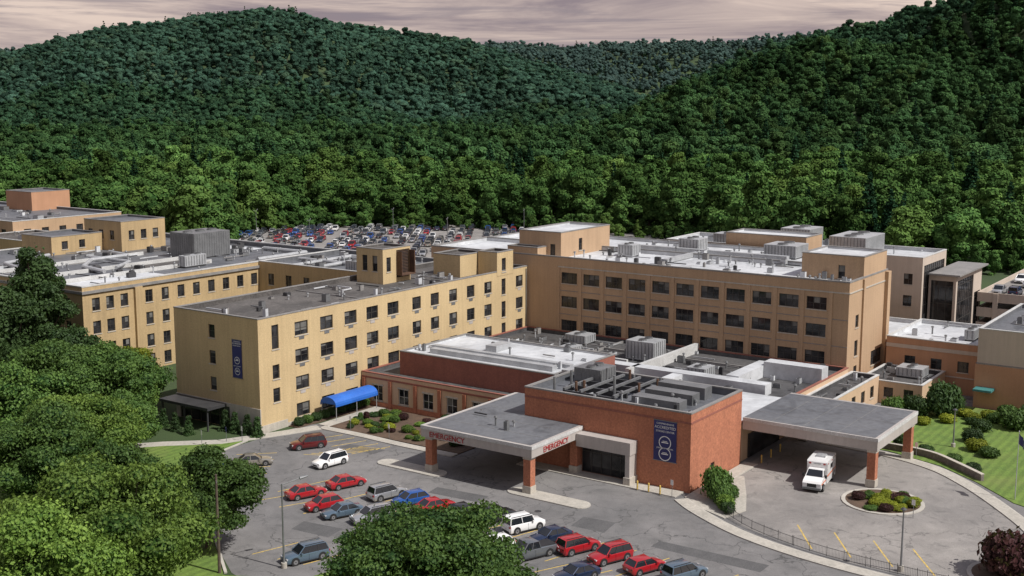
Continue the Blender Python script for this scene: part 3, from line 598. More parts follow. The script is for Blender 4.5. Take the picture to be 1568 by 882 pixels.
def conifer_mesh(name,R,H,n,size,mat,seed,base=1.2,lowcore=True,stepk=1.):
    r=np.random.default_rng(seed); lb=[]
    z=base
    while z<H*.97:
        f=(1-(z-base)/(H-base)); rad=R*(f**.85)*r.uniform(.8,1.1)+.15; kk=max(3,int(3+rad*2.0/stepk)); a0=r.random()*6
        for i in range(kk):
            a=a0+i*6.283/kk; q=rad*r.uniform(.5,.75); lb.append((math.cos(a)*q,math.sin(a)*q,z-q*.18,rad*.42+.1,rad*.42+.1,.28+.12*rad))
        z+=(.55+.4*f*R/3)*stepk
    t=MB(); t.cyl('t','bark',(0,0,-.3),(0,0,H*.96),.018*H,.03,n=7,cap=False)
    return leafmesh(name,n,lb,size,mat,t,inner=.2,core=.6,lowcore=lowcore)
NEAR=[('broadleaf_tree',-49.0,-34.2,10.0,15.8,2.6,84,70000,.27,'leaves_bright',1),
 ('broadleaf_tree',-58.9,-39.5,7.6,14.4,3,60,42000,.27,'leaves_bright',2),
 ('broadleaf_tree',-33,-27.2,6.0,11.3,1.8,52,36000,.26,'leaves_mid',3),
 ('broadleaf_tree',-38.5,-22,6.4,11.8,1.8,50,32000,.27,'leaves_mid',13),
 ('broadleaf_tree',-13.4,15.0,8.2,13.8,1.6,66,44000,.29,'leaves_mid',4),
 ('broadleaf_tree',-16.7,22.7,8.6,13.6,1.6,60,36000,.32,'leaves_mid',5),
 ('broadleaf_tree',-24.9,17.1,8.2,13.2,1.6,60,34000,.32,'leaves_mid',6),
 ('broadleaf_tree',-26.8,2.4,7.6,11.6,1.6,60,38000,.27,'leaves_bright',15),
 ('broadleaf_tree',-35.7,-3.4,8.0,12.2,1.8,60,38000,.27,'leaves_mid',16),
 ('broadleaf_tree',-2.9,46,6.0,25.5,2.5,54,32000,.42,'leaves_dark',26),
 ('broadleaf_tree',-9.5,44,6.6,20,2,40,26000,.42,'leaves_dark',7),
 ('broadleaf_tree',-4.9,36.2,5.4,13.5,1.6,36,18000,.36,'leaves_dark',17),
 ('broadleaf_tree',-2.9,28.6,4.6,10.0,1.4,32,14000,.32,'leaves_bright',8),
 ('broadleaf_tree',-1.2,22.4,3.4,8.0,1.2,26,12000,.30,'leaves_bright',14),
 ('broadleaf_tree',2.5,30.0,4.2,8.8,1.2,26,12000,.32,'leaves_yellow',18),
 ('broadleaf_tree',-17.2,5.2,4.6,8.8,1.4,34,18000,.28,'leaves_mid',19),
 ('broadleaf_tree',-36.5,-58.8,9.3,12.2,2.6,84,66000,.26,'leaves_mid',9)]
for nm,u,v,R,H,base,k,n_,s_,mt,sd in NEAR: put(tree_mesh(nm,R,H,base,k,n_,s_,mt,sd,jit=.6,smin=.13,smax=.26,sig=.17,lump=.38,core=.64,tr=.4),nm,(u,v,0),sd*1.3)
for (u,v,R,H,sd) in [(-9,52,4.6,22,22),(-6,58,4.4,21,23),(1.5,50.5,3.6,18,25)]: put(conifer_mesh('pine_tree',R,H,int(H*700),.46,'leaves_conifer',sd,lowcore=True),'pine_tree',(u,v,0),sd)
SH={}
def shrub(name,kind,u,v,r,h,z=.1):
    if kind not in SH: SH[kind]=leafmesh(name,2600,[(0,0,.45,.8,.8,.5),(.3,.2,.6,.55,.55,.42),(-.35,.1,.5,.55,.6,.42),(.05,-.35,.6,.55,.5,.4)],.15,kind,None,inner=.1,sig=.15)
    put(SH[kind],name,(u,v,z),random.random()*6,(r,r,h))
shrub('round_shrub','leaves_mid',11,-63.0,1.9,3.4); shrub('round_shrub','leaves_bright',12.8,-62.4,1.5,2.6); shrub('round_shrub','leaves_mid',9.6,-64.3,1.3,2.2); shrub('round_shrub','leaves_bright',8.3,-65.4,1.1,1.5); shrub('round_shrub','leaves_dark',7.3,-66.2,.9,1.1); shrub('round_shrub','leaves_mid',11.6,-64.5,1.0,1.6)
for u,v,r,h,k in [(61,-70.5,2.0,2.8,'leaves_dark'),(63.5,-73.8,2.8,4.4,'leaves_dark'),(59,-68,1.8,2.6,'leaves_mid'),(65,-76.5,1.2,1.0,'leaves_yellow'),(63.5,-78,1.2,1,'leaves_yellow'),(66,-79.5,1.2,1,'leaves_yellow'),(61,-78.5,1,.9,'leaves_dark'),(64,-81,1.3,1.3,'leaves_mid'),(58,-80.5,1.6,1.6,'leaves_dark'),(62,-84,2.2,2.6,'leaves_mid'),(64,-88,2.4,2.8,'leaves_dark'),(52,-81,1.5,1.6,'leaves_dark'),(48,-82.5,1.6,1.4,'leaves_yellow'),(46,-84.5,1.4,1.2,'leaves_mid'),(60,-90,1.8,2,'leaves_mid'),(57,-73,1.1,1,'leaves_yellow'),(55,-69,1.5,1.6,'leaves_mid'),(68,-74,1.8,2,'leaves_dark'),(44,-74,1.3,1.6,'leaves_dark'),(43.5,-71,1.2,1.4,'leaves_mid'),(60,-75.5,1.3,1.1,'leaves_yellow'),(67,-82,1.6,1.8,'leaves_mid'),(68,-85,1.8,2.2,'leaves_dark'),(50,-67,1.4,1.5,'leaves_dark'),(46,-66.5,1.3,1.4,'leaves_mid'),(66,-92,2.2,2.8,'leaves_mid'),(42.8,-77.5,1.1,1.1,'leaves_dark'),(41,-81.5,1.1,1,'leaves_mid'),(38.5,-84.5,1.1,1,'leaves_dark')]: shrub('garden_shrub',k,u,v,r,h)
for i in range(30):
    a=random.random()*6.28; q=random.uniform(.3,3.7); shrub('planter_shrub',random.choice(['leaves_yellow','leaves_mid','leaves_yellow','leaves_bright','leaves_purple']),21+q*math.cos(a),-79+q*math.sin(a),random.uniform(.5,.95),random.uniform(.35,.9),.15)
shrub('purple_shrub','leaves_purple',6.5,-96.0,3.0,4.0)
for i in range(56):
    shrub('bed_shrub',random.choice(['leaves_mid','leaves_dark','leaves_dark','leaves_bright','leaves_purple','leaves_yellow']),random.uniform(9,19.4),random.uniform(-27,-6),random.uniform(.4,1.1),random.uniform(.4,1.1))
for i in range(14): shrub('bed_shrub',random.choice(['leaves_mid','leaves_dark']),6+i*1.7,-1.3,.9,1.1)
arb=conifer_mesh('columnar_arborvitae',.7,3.2,1500,.18,'leaves_dark',31,.2)
for v in (5.6,3.6,1.2,-.8): put(arb,'columnar_arborvitae',(-1.4,v,0),v)
for u,v in [(-4.5,17),(-5.2,14),(-5.6,11),(-5.8,8)]: put(arb,'columnar_arborvitae',(u,v,0),v,.9)

def instanced(name,pts,rots,scl,idx,sources):
    col=bpy.data.collections.new(name+'_sources')
    for i,me in enumerate(sources):
        o=bpy.data.objects.new('%s_%02d'%(name,i),me); col.objects.link(o)
    me=bpy.data.meshes.new(name); me.from_pydata(pts,[],[])
    a=me.attributes.new('rot','FLOAT_VECTOR','POINT'); a.data.foreach_set('vector',np.array(rots,dtype=np.float32).ravel())
    a=me.attributes.new('scl','FLOAT_VECTOR','POINT'); a.data.foreach_set('vector',np.array(scl,dtype=np.float32).ravel())
    a=me.attributes.new('idx','INT','POINT'); a.data.foreach_set('value',np.array(idx,dtype=np.int32))
    o=put(me,name); g=bpy.data.node_groups.new(name,'GeometryNodeTree')
    g.interface.new_socket('Geometry',in_out='INPUT',socket_type='NodeSocketGeometry'); g.interface.new_socket('Geometry',in_out='OUTPUT',socket_type='NodeSocketGeometry')
    N=g.nodes; K=g.links; gi=N.new('NodeGroupInput'); go=N.new('NodeGroupOutput'); ip=N.new('GeometryNodeInstanceOnPoints'); ci=N.new('GeometryNodeCollectionInfo')
    ci.inputs['Collection'].default_value=col; ci.inputs['Separate Children'].default_value=True; ci.inputs['Reset Children'].default_value=True
    def na(t,nm):
        x=N.new('GeometryNodeInputNamedAttribute'); x.data_type=t; x.inputs['Name'].default_value=nm; return x.outputs['Attribute']
    K.new(gi.outputs[0],ip.inputs['Points']); K.new(ci.outputs[0],ip.inputs['Instance']); ip.inputs['Pick Instance'].default_value=True
    K.new(na('INT','idx'),ip.inputs['Instance Index']); er=N.new('FunctionNodeEulerToRotation'); K.new(na('FLOAT_VECTOR','rot'),er.inputs[0]); K.new(er.outputs[0],ip.inputs['Rotation'])
    K.new(na('FLOAT_VECTOR','scl'),ip.inputs['Scale']); K.new(ip.outputs[0],go.inputs[0])
    md=o.modifiers.new('scatter','NODES'); md.node_group=g; return o
PXS=[-200,0,180,250,330,360,480,780,1000,1080,1150,1300,1380,1568,1900]; STS=[400,400,385,320,325,410,436,425,400,390,335,335,318,318,318]
def gentrees(D0,D1,step,jit=.42,edge=None):
    out=[]
    for d in np.arange(D0,D1,step):
        W=.50*d; xs=np.arange(-W,W,step)
        la=xs+RNG.uniform(-jit,jit,len(xs))*step; dd=d+RNG.uniform(-jit,jit,len(xs))*step
        out.append(np.stack([la,dd],1))
    P=np.concatenate(out); px=784+1850*P[:,0]/P[:,1]
    st=np.interp(px,PXS,STS)
    keep=P[:,1]>st+RNG.uniform(-5,5,len(P))
    if edge: keep=(P[:,1]>st-8)&(P[:,1]<st+edge)
    for cl,cd,ra,rb in [(-88,480,8,38),(-110,760,22,45),(60,700,12,24),(140,1010,16,30),(-300,620,20,24),(-190,900,25,28),(20,860,16,30),(250,640,10,20)]:
        keep&=(((P[:,0]-cl)/ra)**2+((P[:,1]-cd)/rb)**2)>1
    P=P[keep]; X=CAM[0]+P[:,1]*HX+P[:,0]*RX; Y=CAM[1]+P[:,1]*HY+P[:,0]*RY
    return X,Y,terrain(X,Y),P[:,1]
specF=[(6.6,20,1.2,4000),(5.4,22,1.2,3800),(7.6,18,1,4200),(5.8,16,.8,3400),(6.8,23,1.5,4200),(4.6,19,1.0,3000)]
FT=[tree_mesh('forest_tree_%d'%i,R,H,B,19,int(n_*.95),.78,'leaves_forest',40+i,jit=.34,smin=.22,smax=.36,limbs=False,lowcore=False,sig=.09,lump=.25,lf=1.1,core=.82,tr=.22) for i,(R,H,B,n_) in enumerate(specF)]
FT.append(conifer_mesh('forest_tree_pine',4.0,23,3000,.8,'leaves_conifer',55,stepk=1.5))
VT=[tree_mesh('valley_tree_%d'%i,R,H,B,12,int(n_*.5),1.05,'leaves_valley',60+i,jit=.28,smin=.26,smax=.42,limbs=False,lowcore=False,sig=.07,core=.86,tr=.2) for i,(R,H,B,n_) in enumerate(specF)]
VT.append(conifer_mesh('valley_tree_pine',4.0,23,1600,1.,'leaves_conifer',56,stepk=2))
def dd(nm,D0,D1,step,src,pc,smul=1.,edge=None,smin=.56,smax=1.2):
    X,Y,Zt,D=gentrees(D0,D1,step,edge=edge); n=len(X)
    big=.5+.5*np.sin(X/23.+1.7*np.sin(Y/31.))*np.sin(Y/19.+X/47.)
    s=(smin+(smax-smin)*np.clip(.4*big+.6*RNG.random(n),0,1))*smul
    idx=np.where(RNG.random(n)<pc,len(src)-1,RNG.integers(0,len(src)-1,n))
    return instanced(nm,np.stack([X,Y,Zt-.8],1).tolist(),np.stack([RNG.normal(0,.05,n),RNG.normal(0,.05,n),RNG.uniform(0,6.28,n)],1),np.stack([s*RNG.uniform(.85,1.2,n),s*RNG.uniform(.85,1.2,n),s*RNG.uniform(.85,1.1,n)],1),idx,src),n
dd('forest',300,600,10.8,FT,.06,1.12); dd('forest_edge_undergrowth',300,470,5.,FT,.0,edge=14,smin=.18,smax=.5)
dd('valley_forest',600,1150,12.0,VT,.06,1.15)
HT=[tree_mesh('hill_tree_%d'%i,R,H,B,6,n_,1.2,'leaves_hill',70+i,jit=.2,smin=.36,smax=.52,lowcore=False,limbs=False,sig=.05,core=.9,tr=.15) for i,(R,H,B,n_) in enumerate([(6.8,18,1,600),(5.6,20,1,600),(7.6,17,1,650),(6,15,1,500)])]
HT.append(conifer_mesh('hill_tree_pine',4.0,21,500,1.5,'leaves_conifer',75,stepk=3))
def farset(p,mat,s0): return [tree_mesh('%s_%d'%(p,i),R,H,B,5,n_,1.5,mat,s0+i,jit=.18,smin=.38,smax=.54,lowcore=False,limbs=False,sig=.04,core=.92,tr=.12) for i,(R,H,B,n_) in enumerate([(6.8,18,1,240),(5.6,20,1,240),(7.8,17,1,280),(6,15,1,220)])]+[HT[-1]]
GT=farset('far_tree','leaves_far_hazed',80); DT=farset('distant_tree','leaves_distant_hazed',90)
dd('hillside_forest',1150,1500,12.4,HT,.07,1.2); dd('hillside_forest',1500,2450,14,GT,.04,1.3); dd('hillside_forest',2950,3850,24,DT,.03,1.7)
pr=[]
for i in range(26):
    px=random.uniform(295,400); D=2245+random.uniform(-20,20); la=(px-784)/1850*D; pr.append((CAM[0]+D*HX+la*RX,CAM[1]+D*HY+la*RY))
pr=np.array(pr); zz=terrain(pr[:,0],pr[:,1]); q=len(pr)
instanced('ridge_pines',np.stack([pr[:,0],pr[:,1],zz],1).tolist(),np.zeros((q,3)),np.tile([[1.0,1.0,1.4]],(q,1)),np.full(q,4),HT)

# ---------------------------------------------------------------- vehicles
def vehicle(kind,col):
    m_=MB(); P='paint_'+col
    K={'sedan':(4.75,1.84,1.46,.92,[-1.75,1.0],[-1.0,.25],.80),'suv':(4.7,1.9,1.72,1.05,[-2.2,1.05],[-1.95,.35],.92),'hatch':(4.3,1.8,1.52,.95,[-1.95,1.05],[-1.45,.3],.85),'boxy':(4.6,1.9,1.85,1.12,[-2.2,.85],[-2.1,.55],1.05),'pickup':(5.6,1.98,1.85,1.12,[-.7,1.35],[-.5,.75],1.08)}[kind]
    Ln,W,H,bt,gb,gr,hood=K; hw=W/2; h2=Ln/2
    st=[(-h2,.86,bt*.80,.34),(-h2+.12,.94,bt*.95,.24),(gb[0],.99,bt,.2),(0,1,bt,.2),(gb[1],.99,bt-.02,.2),(h2-.5,.96,hood,.22),(h2-.12,.90,hood-.12,.24),(h2,.80,hood-.3,.34)]
    rings=[]
    for x,k,zt,zb in st:
        w=hw*k; half=[(w*.90,zb),(w*.99,zb+.14),(w,(zb+zt)*.55),(w*.96,zt-.07),(w*.84,zt)]
        rings.append([(x,y,z) for y,z in half]+[(x,-y,z) for y,z in half[::-1]])
    vs=[p for r in rings for p in r]; n=10; fs=[]
    for i in range(len(rings)-1):
        for j in range(n): k=(j+1)%n; fs.append((i*n+j,i*n+k,(i+1)*n+k,(i+1)*n+j))
    fs.append(tuple(range(n))); fs.append(tuple(range((len(rings)-1)*n,len(rings)*n))); m_.add('body',P,vs,fs)
    bw=hw*.90; rw=hw*.70 if kind not in('boxy','pickup') else hw*.80
    B=[(gb[0],-bw),(gb[1],-bw),(gb[1],bw),(gb[0],bw)]; T=[(gr[0],-rw),(gr[1],-rw),(gr[1],rw),(gr[0],rw)]
    zb,zt=bt-.03,H-.07
    for i in range(4):
        j=(i+1)%4; m_.quad('glass','car_glass',(*B[i],zb),(*B[j],zb),(*T[j],zt),(*T[i],zt)); m_.cyl('pillars',P,(*B[i],zb),(*T[i],zt+.01),.055,n=5)
    for f in (.5,) if kind!='suv' else (.36,.68):
        for s in (-1,1):
            xb=gb[0]+(gb[1]-gb[0])*f; xt=gr[0]+(gr[1]-gr[0])*f; m_.cyl('pillars',P if kind!='suv' else 'car_trim',(xb,s*bw,zb),(xt,s*rw,zt),.045,n=4)
    o=.04; r0=[(gr[0]-o,-rw-o),(gr[1]+o,-rw-o),(gr[1]+o,rw+o),(gr[0]-o,rw+o)]; r1=[(gr[0]+.12,-rw+.12),(gr[1]-.15,-rw+.12),(gr[1]-.15,rw-.12),(gr[0]+.12,rw-.12)]
    m_.add('roof',P,[(*p,zt) for p in r0]+[(*p,H) for p in r1],[(4,5,6,7)]+[(i,(i+1)%4,4+(i+1)%4,4+i) for i in range(4)])
    if kind in('suv','boxy'):
        for s in(-1,1): m_.box('rails','car_trim',gr[0]+.1,gr[1]-.1,s*(rw-.06)-.02,s*(rw-.06)+.02,H+.01,H+.06)
    if kind=='pickup': m_.box('bed','car_trim',-h2+.15,gb[0]-.12,-hw*.8,hw*.8,bt+.002,bt+.02)
    wx=Ln*.31; wr=.34 if kind in('sedan','hatch') else .38
    for x in(-wx,wx):
        for s in(-1,1):
            y=s*hw; m_.cyl('arches','car_trim',(x,y*.9,wr+.02),(x,y*1.004,wr+.02),wr+.07,n=16); m_.cyl('wheels','tire',(x,y*.8,wr),(x,y*1.012,wr),wr,n=18); m_.cyl('rims','rim',(x,y*1.013,wr),(x,y*1.02,wr),wr*.62,n=10)
            m_.cyl('rims','car_trim',(x,y*1.021,wr),(x,y*1.023,wr),wr*.2,n=6)
    for s in(-1,1):
        m_.box('mirrors',P,gb[1]-.35,gb[1]-.18,s*(hw+.08)-.07,s*(hw+.08)+.07,bt-.02,bt+.13)
        m_.box('headlights','headlight',h2-.22,h2-.045,s*hw*.66-.17,s*hw*.66+.17,hood-.28,hood-.14); m_.box('taillights','taillight',-h2+.0,-h2+.12,s*hw*.76-.13,s*hw*.76+.13,bt*.68,bt*.68+.2)
        m_.box('door_seams','car_trim',-.02,.0,s*hw*1.001-.004,s*hw*1.001+.004,.35,bt-.12); m_.box('sills','car_trim',-wx+.5,wx-.5,s*hw*.99-.02,s*hw*.99+.02,.2,.3)
    m_.box('grille','car_trim',h2-.06,h2+.012,-hw*.42,hw*.42,.42,hood-.32); m_.box('bumper','car_trim',h2-.1,h2+.02,-hw*.7,hw*.7,.24,.36); m_.box('bumper','car_trim',-h2-.02,-h2+.1,-hw*.7,hw*.7,.28,.42); m_.box('plate','white_paint',-h2-.03,-h2-.021,-.16,.16,.5,.66)
    m_.box('wiper_cowl','car_trim',gb[1]-.05,gb[1]+.06,-hw*.7,hw*.7,bt-.04,bt+.012)
    return m_.mesh('parked_car',38)
VC={}
def car(u,v,kind,col,ang,flip=False,name='parked_car',z=.02):
    if (kind,col) not in VC: VC[(kind,col)]=vehicle(kind,col)
    put(VC[(kind,col)],name,(u,v,z),math.radians(ang+(180 if flip else 0)))
for a in [(-14.7,-7.0,'sedan','blue',-30,1),(-10.4,-9.6,'sedan','tan',-40,0),(-1.0,-9.9,'suv','darkred',-30,1),(-5.0,-17.6,'suv','white',-8,1),
 (-10.0,-25,'sedan','red',-20,0),(-15.4,-23.7,'sedan','red',-20,0),(-17.2,-28.2,'hatch','red',-20,1),(-17.8,-31.6,'sedan','bluegrey',-22,1),(-17.2,-35.4,'suv','silver',-22,1),(-10.3,-31.6,'suv','silver',-16,0),
 (-10.5,-35.3,'hatch','blue',-22,1),(-10.5,-38.9,'sedan','red',-22,0),(-10,-42.6,'sedan','dark',-22,0),(-9.2,-46.3,'suv','dark',-22,0),(-9.9,-50.5,'boxy','white',-22,0),(-11.0,-54.6,'sedan','navy',-22,1),
 (-11.8,-58.5,'suv','red',-22,0),(-12.2,-62.5,'suv','red',-22,1),(-12.5,-66.6,'hatch','red',-22,0),(-11.9,-70.6,'suv','bluegrey',-22,0),(-15.9,-55.4,'pickup','grey',-22,1),(-18,-62.2,'sedan','navy',-22,1),
 (-17.0,-39.4,'sedan','grey',-22,0),(-16.9,-43.4,'suv','red',-22,0),(-16.8,-47.4,'sedan','silver',-22,1),(-16.5,-51.4,'hatch','white',-22,1),(-18.5,-66.4,'sedan','silver',-22,0),(-29.5,-37.5,'suv','bluegrey',-20,1),(-18.6,-70.5,'suv','dark',-22,0)]: car(*a[:5],bool(a[5]))
cols=['white','silver','grey','dark','red','blue','navy','white','silver','dark','tan','grey']; kinds=['sedan','suv','hatch','suv','sedan','boxy','pickup']
for r_ in range(7):
    D=350+r_*11.5
    for i in range(62):
        if random.random()<.14 or i%16==15: continue
        la=-150+i*2.95
        for o in (0,5.4):
            if random.random()<.1: continue
            u=CAM[0]+(D+o)*HX+la*RX; v=CAM[1]+(D+o)*HY+la*RY
            if u<128 or v>190 or la>26 or (D+o)>426 or la<-(D*.235) : continue
            car(u,v,random.choice(kinds),random.choice(cols),35+random.uniform(-2,2)+random.choice([0,180]))
for u0 in (132,144.5,150,163,169,182,188):
    for i in range(16):
        if random.random()<.15: continue
        car(u0,-65-i*2.9,random.choice(kinds),random.choice(cols),random.choice([0,180]),z=8.04)
def ambulance():
    m_=MB(); W_='white_body'
    prof=[(-3.3,.45),(-3.3,2.75),(-3.15,2.9),(.75,2.9),(.85,2.75),(.85,.45)]
    n=len(prof); v=[(x,-1.12,z) for x,z in prof]+[(x,1.12,z) for x,z in prof]
    m_.add('module',W_,v,[tuple(range(n)),tuple(range(n,2*n))]+[(i,(i+1)%n,n+(i+1)%n,n+i) for i in range(n)])
    prof=[(.9,.42),(.9,2.15),(1.45,2.15),(2.15,1.42),(3.05,1.22),(3.25,1.0),(3.25,.42)]; w=1.0
    n=len(prof); v=[(x,-(w if z<1.5 else w*.82),z) for x,z in prof]+[(x,(w if z<1.5 else w*.82),z) for x,z in prof]
    m_.add('cab',W_,v,[tuple(range(n)),tuple(range(n,2*n))]+[(i,(i+1)%n,n+(i+1)%n,n+i) for i in range(n)])
    dx,dz=.7,-.73; L_=math.hypot(dx,dz); nx,nz=-dz/L_*.012,dx/L_*.012
    m_.quad('windshield','car_glass',(1.52+nx,-.76,2.08+nz),(2.10+nx,-.9,1.47+nz),(2.10+nx,.9,1.47+nz),(1.52+nx,.76,2.08+nz))
    for s in(-1,1):
        m_.add('cab_windows','car_glass',[(1.0,s*.94,1.48),(1.95,s*1.0,1.42),(1.5,s*.89,2.02),(1.0,s*.87,2.02)],[(0,1,2,3)])
        m_.box('stripe','stripe_orange',-3.28,.83,s*1.128-.004,s*1.128+.004,1.2,1.36); m_.box('stripe','stripe_orange',.95,3.0,s*1.006-.004,s*1.006+.004,.82,.94)
        m_.box('side_window','car_glass',-1.6,-.6,s*1.128-.004,s*1.128+.004,1.75,2.3); m_.box('compartment','metal_grey',-3.1,-2.2,s*1.126-.003,s*1.126+.003,.7,1.1)
        for x in(-2.9,-1.2,.5): m_.box('scene_lights','taillight',x-.12,x+.12,s*1.13-.02,s*1.13+.02,2.55,2.67)
        for x in(-2.1,2.35): m_.cyl('wheels','tire',(x,s*.75,.42),(x,s*1.13,.42),.42,n=18); m_.cyl('rims','rim',(x,s*1.131,.42),(x,s*1.145,.42),.24,n=12)
        m_.box('mirrors','car_trim',1.95,2.1,s*1.22-.12,s*1.22+.12,1.4,1.75); m_.box('headlights','headlight',3.2,3.27,s*.74-.18,s*.74+.18,.82,1.02)
        m_.box('light_bar','taillight',.855,.93,s*.78-.12,s*.78+.12,2.52,2.66)
    m_.box('light_bar','metal_light',.853,.90,-.4,.4,2.52,2.66)
    m_.box('grille','car_trim',3.252,3.28,-.5,.5,.62,1.0); m_.box('bumper','metal_grey',3.1,3.42,-1,1,.36,.58)
    m_.box('roof_ac','metal_light',-1.6,-.6,-.5,.5,2.905,3.1); m_.box('chassis','car_trim',-3.3,3.0,-.9,.9,.3,.44)
    return m_.mesh('ambulance')
put(ambulance(),'ambulance',(23.0,-70.6,.03),math.radians(180+8),1.08)

# ---------------------------------------------------------------- street furniture
def lamp(u,v,h,arm=None,name='street_lamp'):
    m_=MB(); m_.cyl('base','concrete',(0,0,0),(0,0,.6),.28,n=12); m_.cyl('pole','metal_grey',(0,0,.6),(0,0,h),.11,.07)
    if arm:
        for a in arm:
            x,y=math.cos(a),math.sin(a); m_.cyl('arm','metal_grey',(0,0,h-.1),(x*1.9,y*1.9,h+.35),.05,.04,n=6); m_.cyl('head','metal_grey',(x*1.8,y*1.8,h+.33),(x*2.6,y*2.6,h+.45),.18,.10,n=8)
    else: m_.cyl('head','metal_dark',(0,0,h),(0,0,h+.12),.12,.34,n=10); m_.cyl('head','metal_dark',(0,0,h+.12),(0,0,h+.3),.34,.1,n=10)
    return m_.group(name,(u,v,0))
lamp(-32.2,-37.3,8.6,[-.5]); lamp(1.7,-87.1,6.2); lamp(48,-79.5,5)
for D,la in [(368,-62),(372,-20),(400,-85),(405,-40),(400,4),(385,-110)]: lamp(CAM[0]+D*HX+la*RX,CAM[1]+D*HY+la*RY,8.5,[.6,3.7])
for u,v in [(140,-70),(160,-80),(176,-66)]: 
    m_=MB(); m_.cyl('pole','metal_grey',(0,0,0),(0,0,6),.1,.06); m_.box('head','metal_grey',-.9,.9,-.15,.15,5.95,6.1); m_.group('street_lamp',(u,v,8.04))
def fence(line,h=1.1):
    m_=MB()
    for a,b_ in zip(line,line[1:]):
        a=Vector(a);b_=Vector(b_); Ls=(b_-a).length; k=max(1,round(Ls/.16))
        for i in range(k):
            p=a+(b_-a)*i/k; r=.035 if i%12==0 else .012; m_.cyl('pickets','metal_dark',(p.x,p.y,.1),(p.x,p.y,h+(.1 if r>.03 else 0)),r,n=4,cap=False)
        for z in(.22,h-.08): m_.cyl('rails','metal_dark',(a.x,a.y,z),(b_.x,b_.y,z),.025,n=4)
    m_.group('metal_railing')
fence(smoothline([(6.6,-66.5),(4.0,-70.5),(2.0,-76),(.9,-82),(.5,-90),(.6,-100)],3))
m_=MB(); N_=10
for i in range(N_):
    t0=math.pi*i/N_;t1=math.pi*(i+1)/N_
    q=lambda t,u:(u,-2.6-1.5*math.cos(t),2.5+.95*math.sin(t))
    m_.quad('fabric','blue_awning',q(t0,10.5),q(t0,19.5),q(t1,19.5),q(t1,10.5))
m_.add('fabric','blue_awning',[(10.5,-2.6-1.5*math.cos(math.pi*i/N_),2.5+.95*math.sin(math.pi*i/N_)) for i in range(N_+1)],[tuple(range(N_+1))])
for v in(-4.1,-1.1): m_.box('valance','blue_awning',10.5,19.5,v-.02,v+.02,2.15,2.5)
for u in(10.7,15,19.3):
    for v in(-4.0,-1.2): m_.cyl('posts','metal_light',(u,v,0),(u,v,2.5),.05)
m_.group('entrance_awning')
m_=MB(); m_.cyl('pole','metal_light',(0,0,0),(0,0,8),.06,.035); m_.cyl('finial','metal_light',(0,0,8),(0,0,8.15),.08,.02)
vs=[];fs=[]
for i in range(9):
    x=-.05-.2*i; y=.12*math.sin(i*1.1)*i/8
    vs+=[(x,y,6.6-.03*i),(x,y,7.8-.05*i)]
for i in range(8): fs.append((2*i,2*i+2,2*i+3,2*i+1))
m_.add('flag','navy_fabric',vs,fs); m_.group('flagpole',(30.4,-91.2,.1),.6)
def sign(u,v,mat='white_paint',name='parking_sign'):
    m_=MB(); m_.cyl('post','metal_grey',(0,0,0),(0,0,2.1),.035,n=6); m_.box('plate',mat,-.05,-.036,-.22,.22,1.5,2.1); m_.group(name,(u,v,.05),math.radians(-20))
for u,v in [(-4,-.6),(-8.5,2.2),(8.2,-9),(8.2,-16),(8.5,-58.6),(40.2,-77)]: sign(u,v)
sign(-5.5,.8,'navy_fabric','wayfinding_sign'); sign(17.5,-83.5,'white_paint','traffic_sign')
for u,v,z in [(8.6,-54,.14),(8.6,-55.5,.14),(8.6,-57,.14),(27,-61.6,.03),(30,-61.6,.03),(33,-61.6,.03)]:
    m_=MB(); m_.cyl('post','yellow_paint',(0,0,0),(0,0,1.0),.1,n=10); m_.cyl('cap','yellow_paint',(0,0,1.0),(0,0,1.07),.1,.03,n=10); m_.group('bollard',(u,v,z))
m_=MB(); m_.cyl('pole','bark',(0,0,0),(0,0,10),.16,.11); m_.box('crossarm','bark',-1.1,1.1,-.06,.06,9.3,9.45)
for x in(-.9,0,.9): m_.cyl('insulators','metal_grey',(x,0,9.45),(x,0,9.65),.05)
m_.group('utility_pole',(-36.8,-33.2,0),.9)

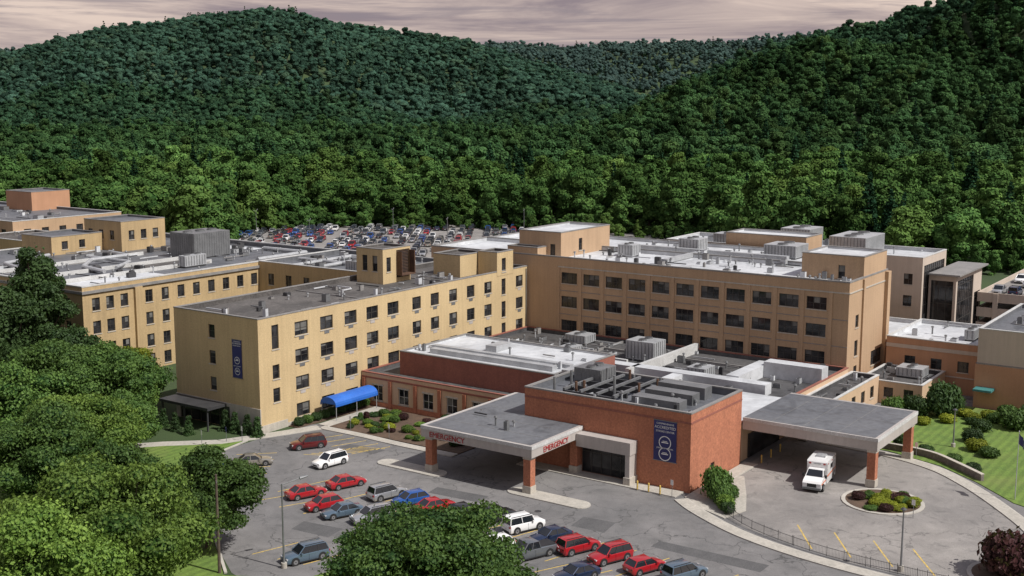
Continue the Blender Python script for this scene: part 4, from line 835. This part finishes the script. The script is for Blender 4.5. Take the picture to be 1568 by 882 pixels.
# ---------------------------------------------------------------- light, sky
SUN_EL=math.radians(50); az=math.radians(-90+4)
sd=Vector((math.cos(az)*math.cos(SUN_EL),math.sin(az)*math.cos(SUN_EL),math.sin(SUN_EL)))
L_=bpy.data.lights.new('sun','SUN'); L_.energy=4.9; L_.angle=math.radians(.6); L_.color=(1,.97,.925)
so=bpy.data.objects.new('sun',L_); COL.objects.link(so); so.rotation_euler=sd.to_track_quat('Z','Y').to_euler()
w=bpy.data.worlds.new('World'); sc.world=w; w.use_nodes=True; n=w.node_tree.nodes; l=w.node_tree.links
bg=n['Background']; bg.inputs['Strength'].default_value=.125
sk=n.new('ShaderNodeTexSky'); sk.sky_type='NISHITA'; sk.sun_disc=False; sk.sun_elevation=SUN_EL; sk.sun_rotation=math.pi/2-az; sk.dust_density=1.5
tc=n.new('ShaderNodeTexCoord'); sp=n.new('ShaderNodeSeparateXYZ'); l.new(tc.outputs['Generated'],sp.inputs[0])
mp=n.new('ShaderNodeMapping'); mp.inputs['Scale'].default_value=(2.6,2.6,20.); l.new(tc.outputs['Generated'],mp.inputs[0])
f1=ramp(n,l,noise(n,l,mp.outputs[0],1.1,8,.6,.9),.36,.55)
mp2=n.new('ShaderNodeMapping'); mp2.inputs['Scale'].default_value=(3.2,3.2,70.); mp2.inputs['Location'].default_value=(3.,1.,.5); l.new(tc.outputs['Generated'],mp2.inputs[0])
f2=ramp(n,l,noise(n,l,mp2.outputs[0],1.5,7,.6,.9),.50,.62)
cl=mixc(n,l,f1,(2.3,1.85,2.05),(6.1,4.9,4.25)); cl=mixc(n,l,ramp(n,l,f2,0,1,0,.65),cl,(2.2,1.85,2.1))
cov=ramp(n,l,sp.outputs[2],.15,.7,.97,.3)
l.new(mixc(n,l,cov,sk.outputs[0],cl),bg.inputs['Color'])
cd=bpy.data.cameras.new('camera'); cd.sensor_width=36; cd.lens=1850/1568*36; cd.clip_start=1; cd.clip_end=60000
co=bpy.data.objects.new('camera',cd); COL.objects.link(co); co.location=CAM; co.rotation_euler=(math.pi/2-.1560,0,HD-math.pi/2); sc.camera=co
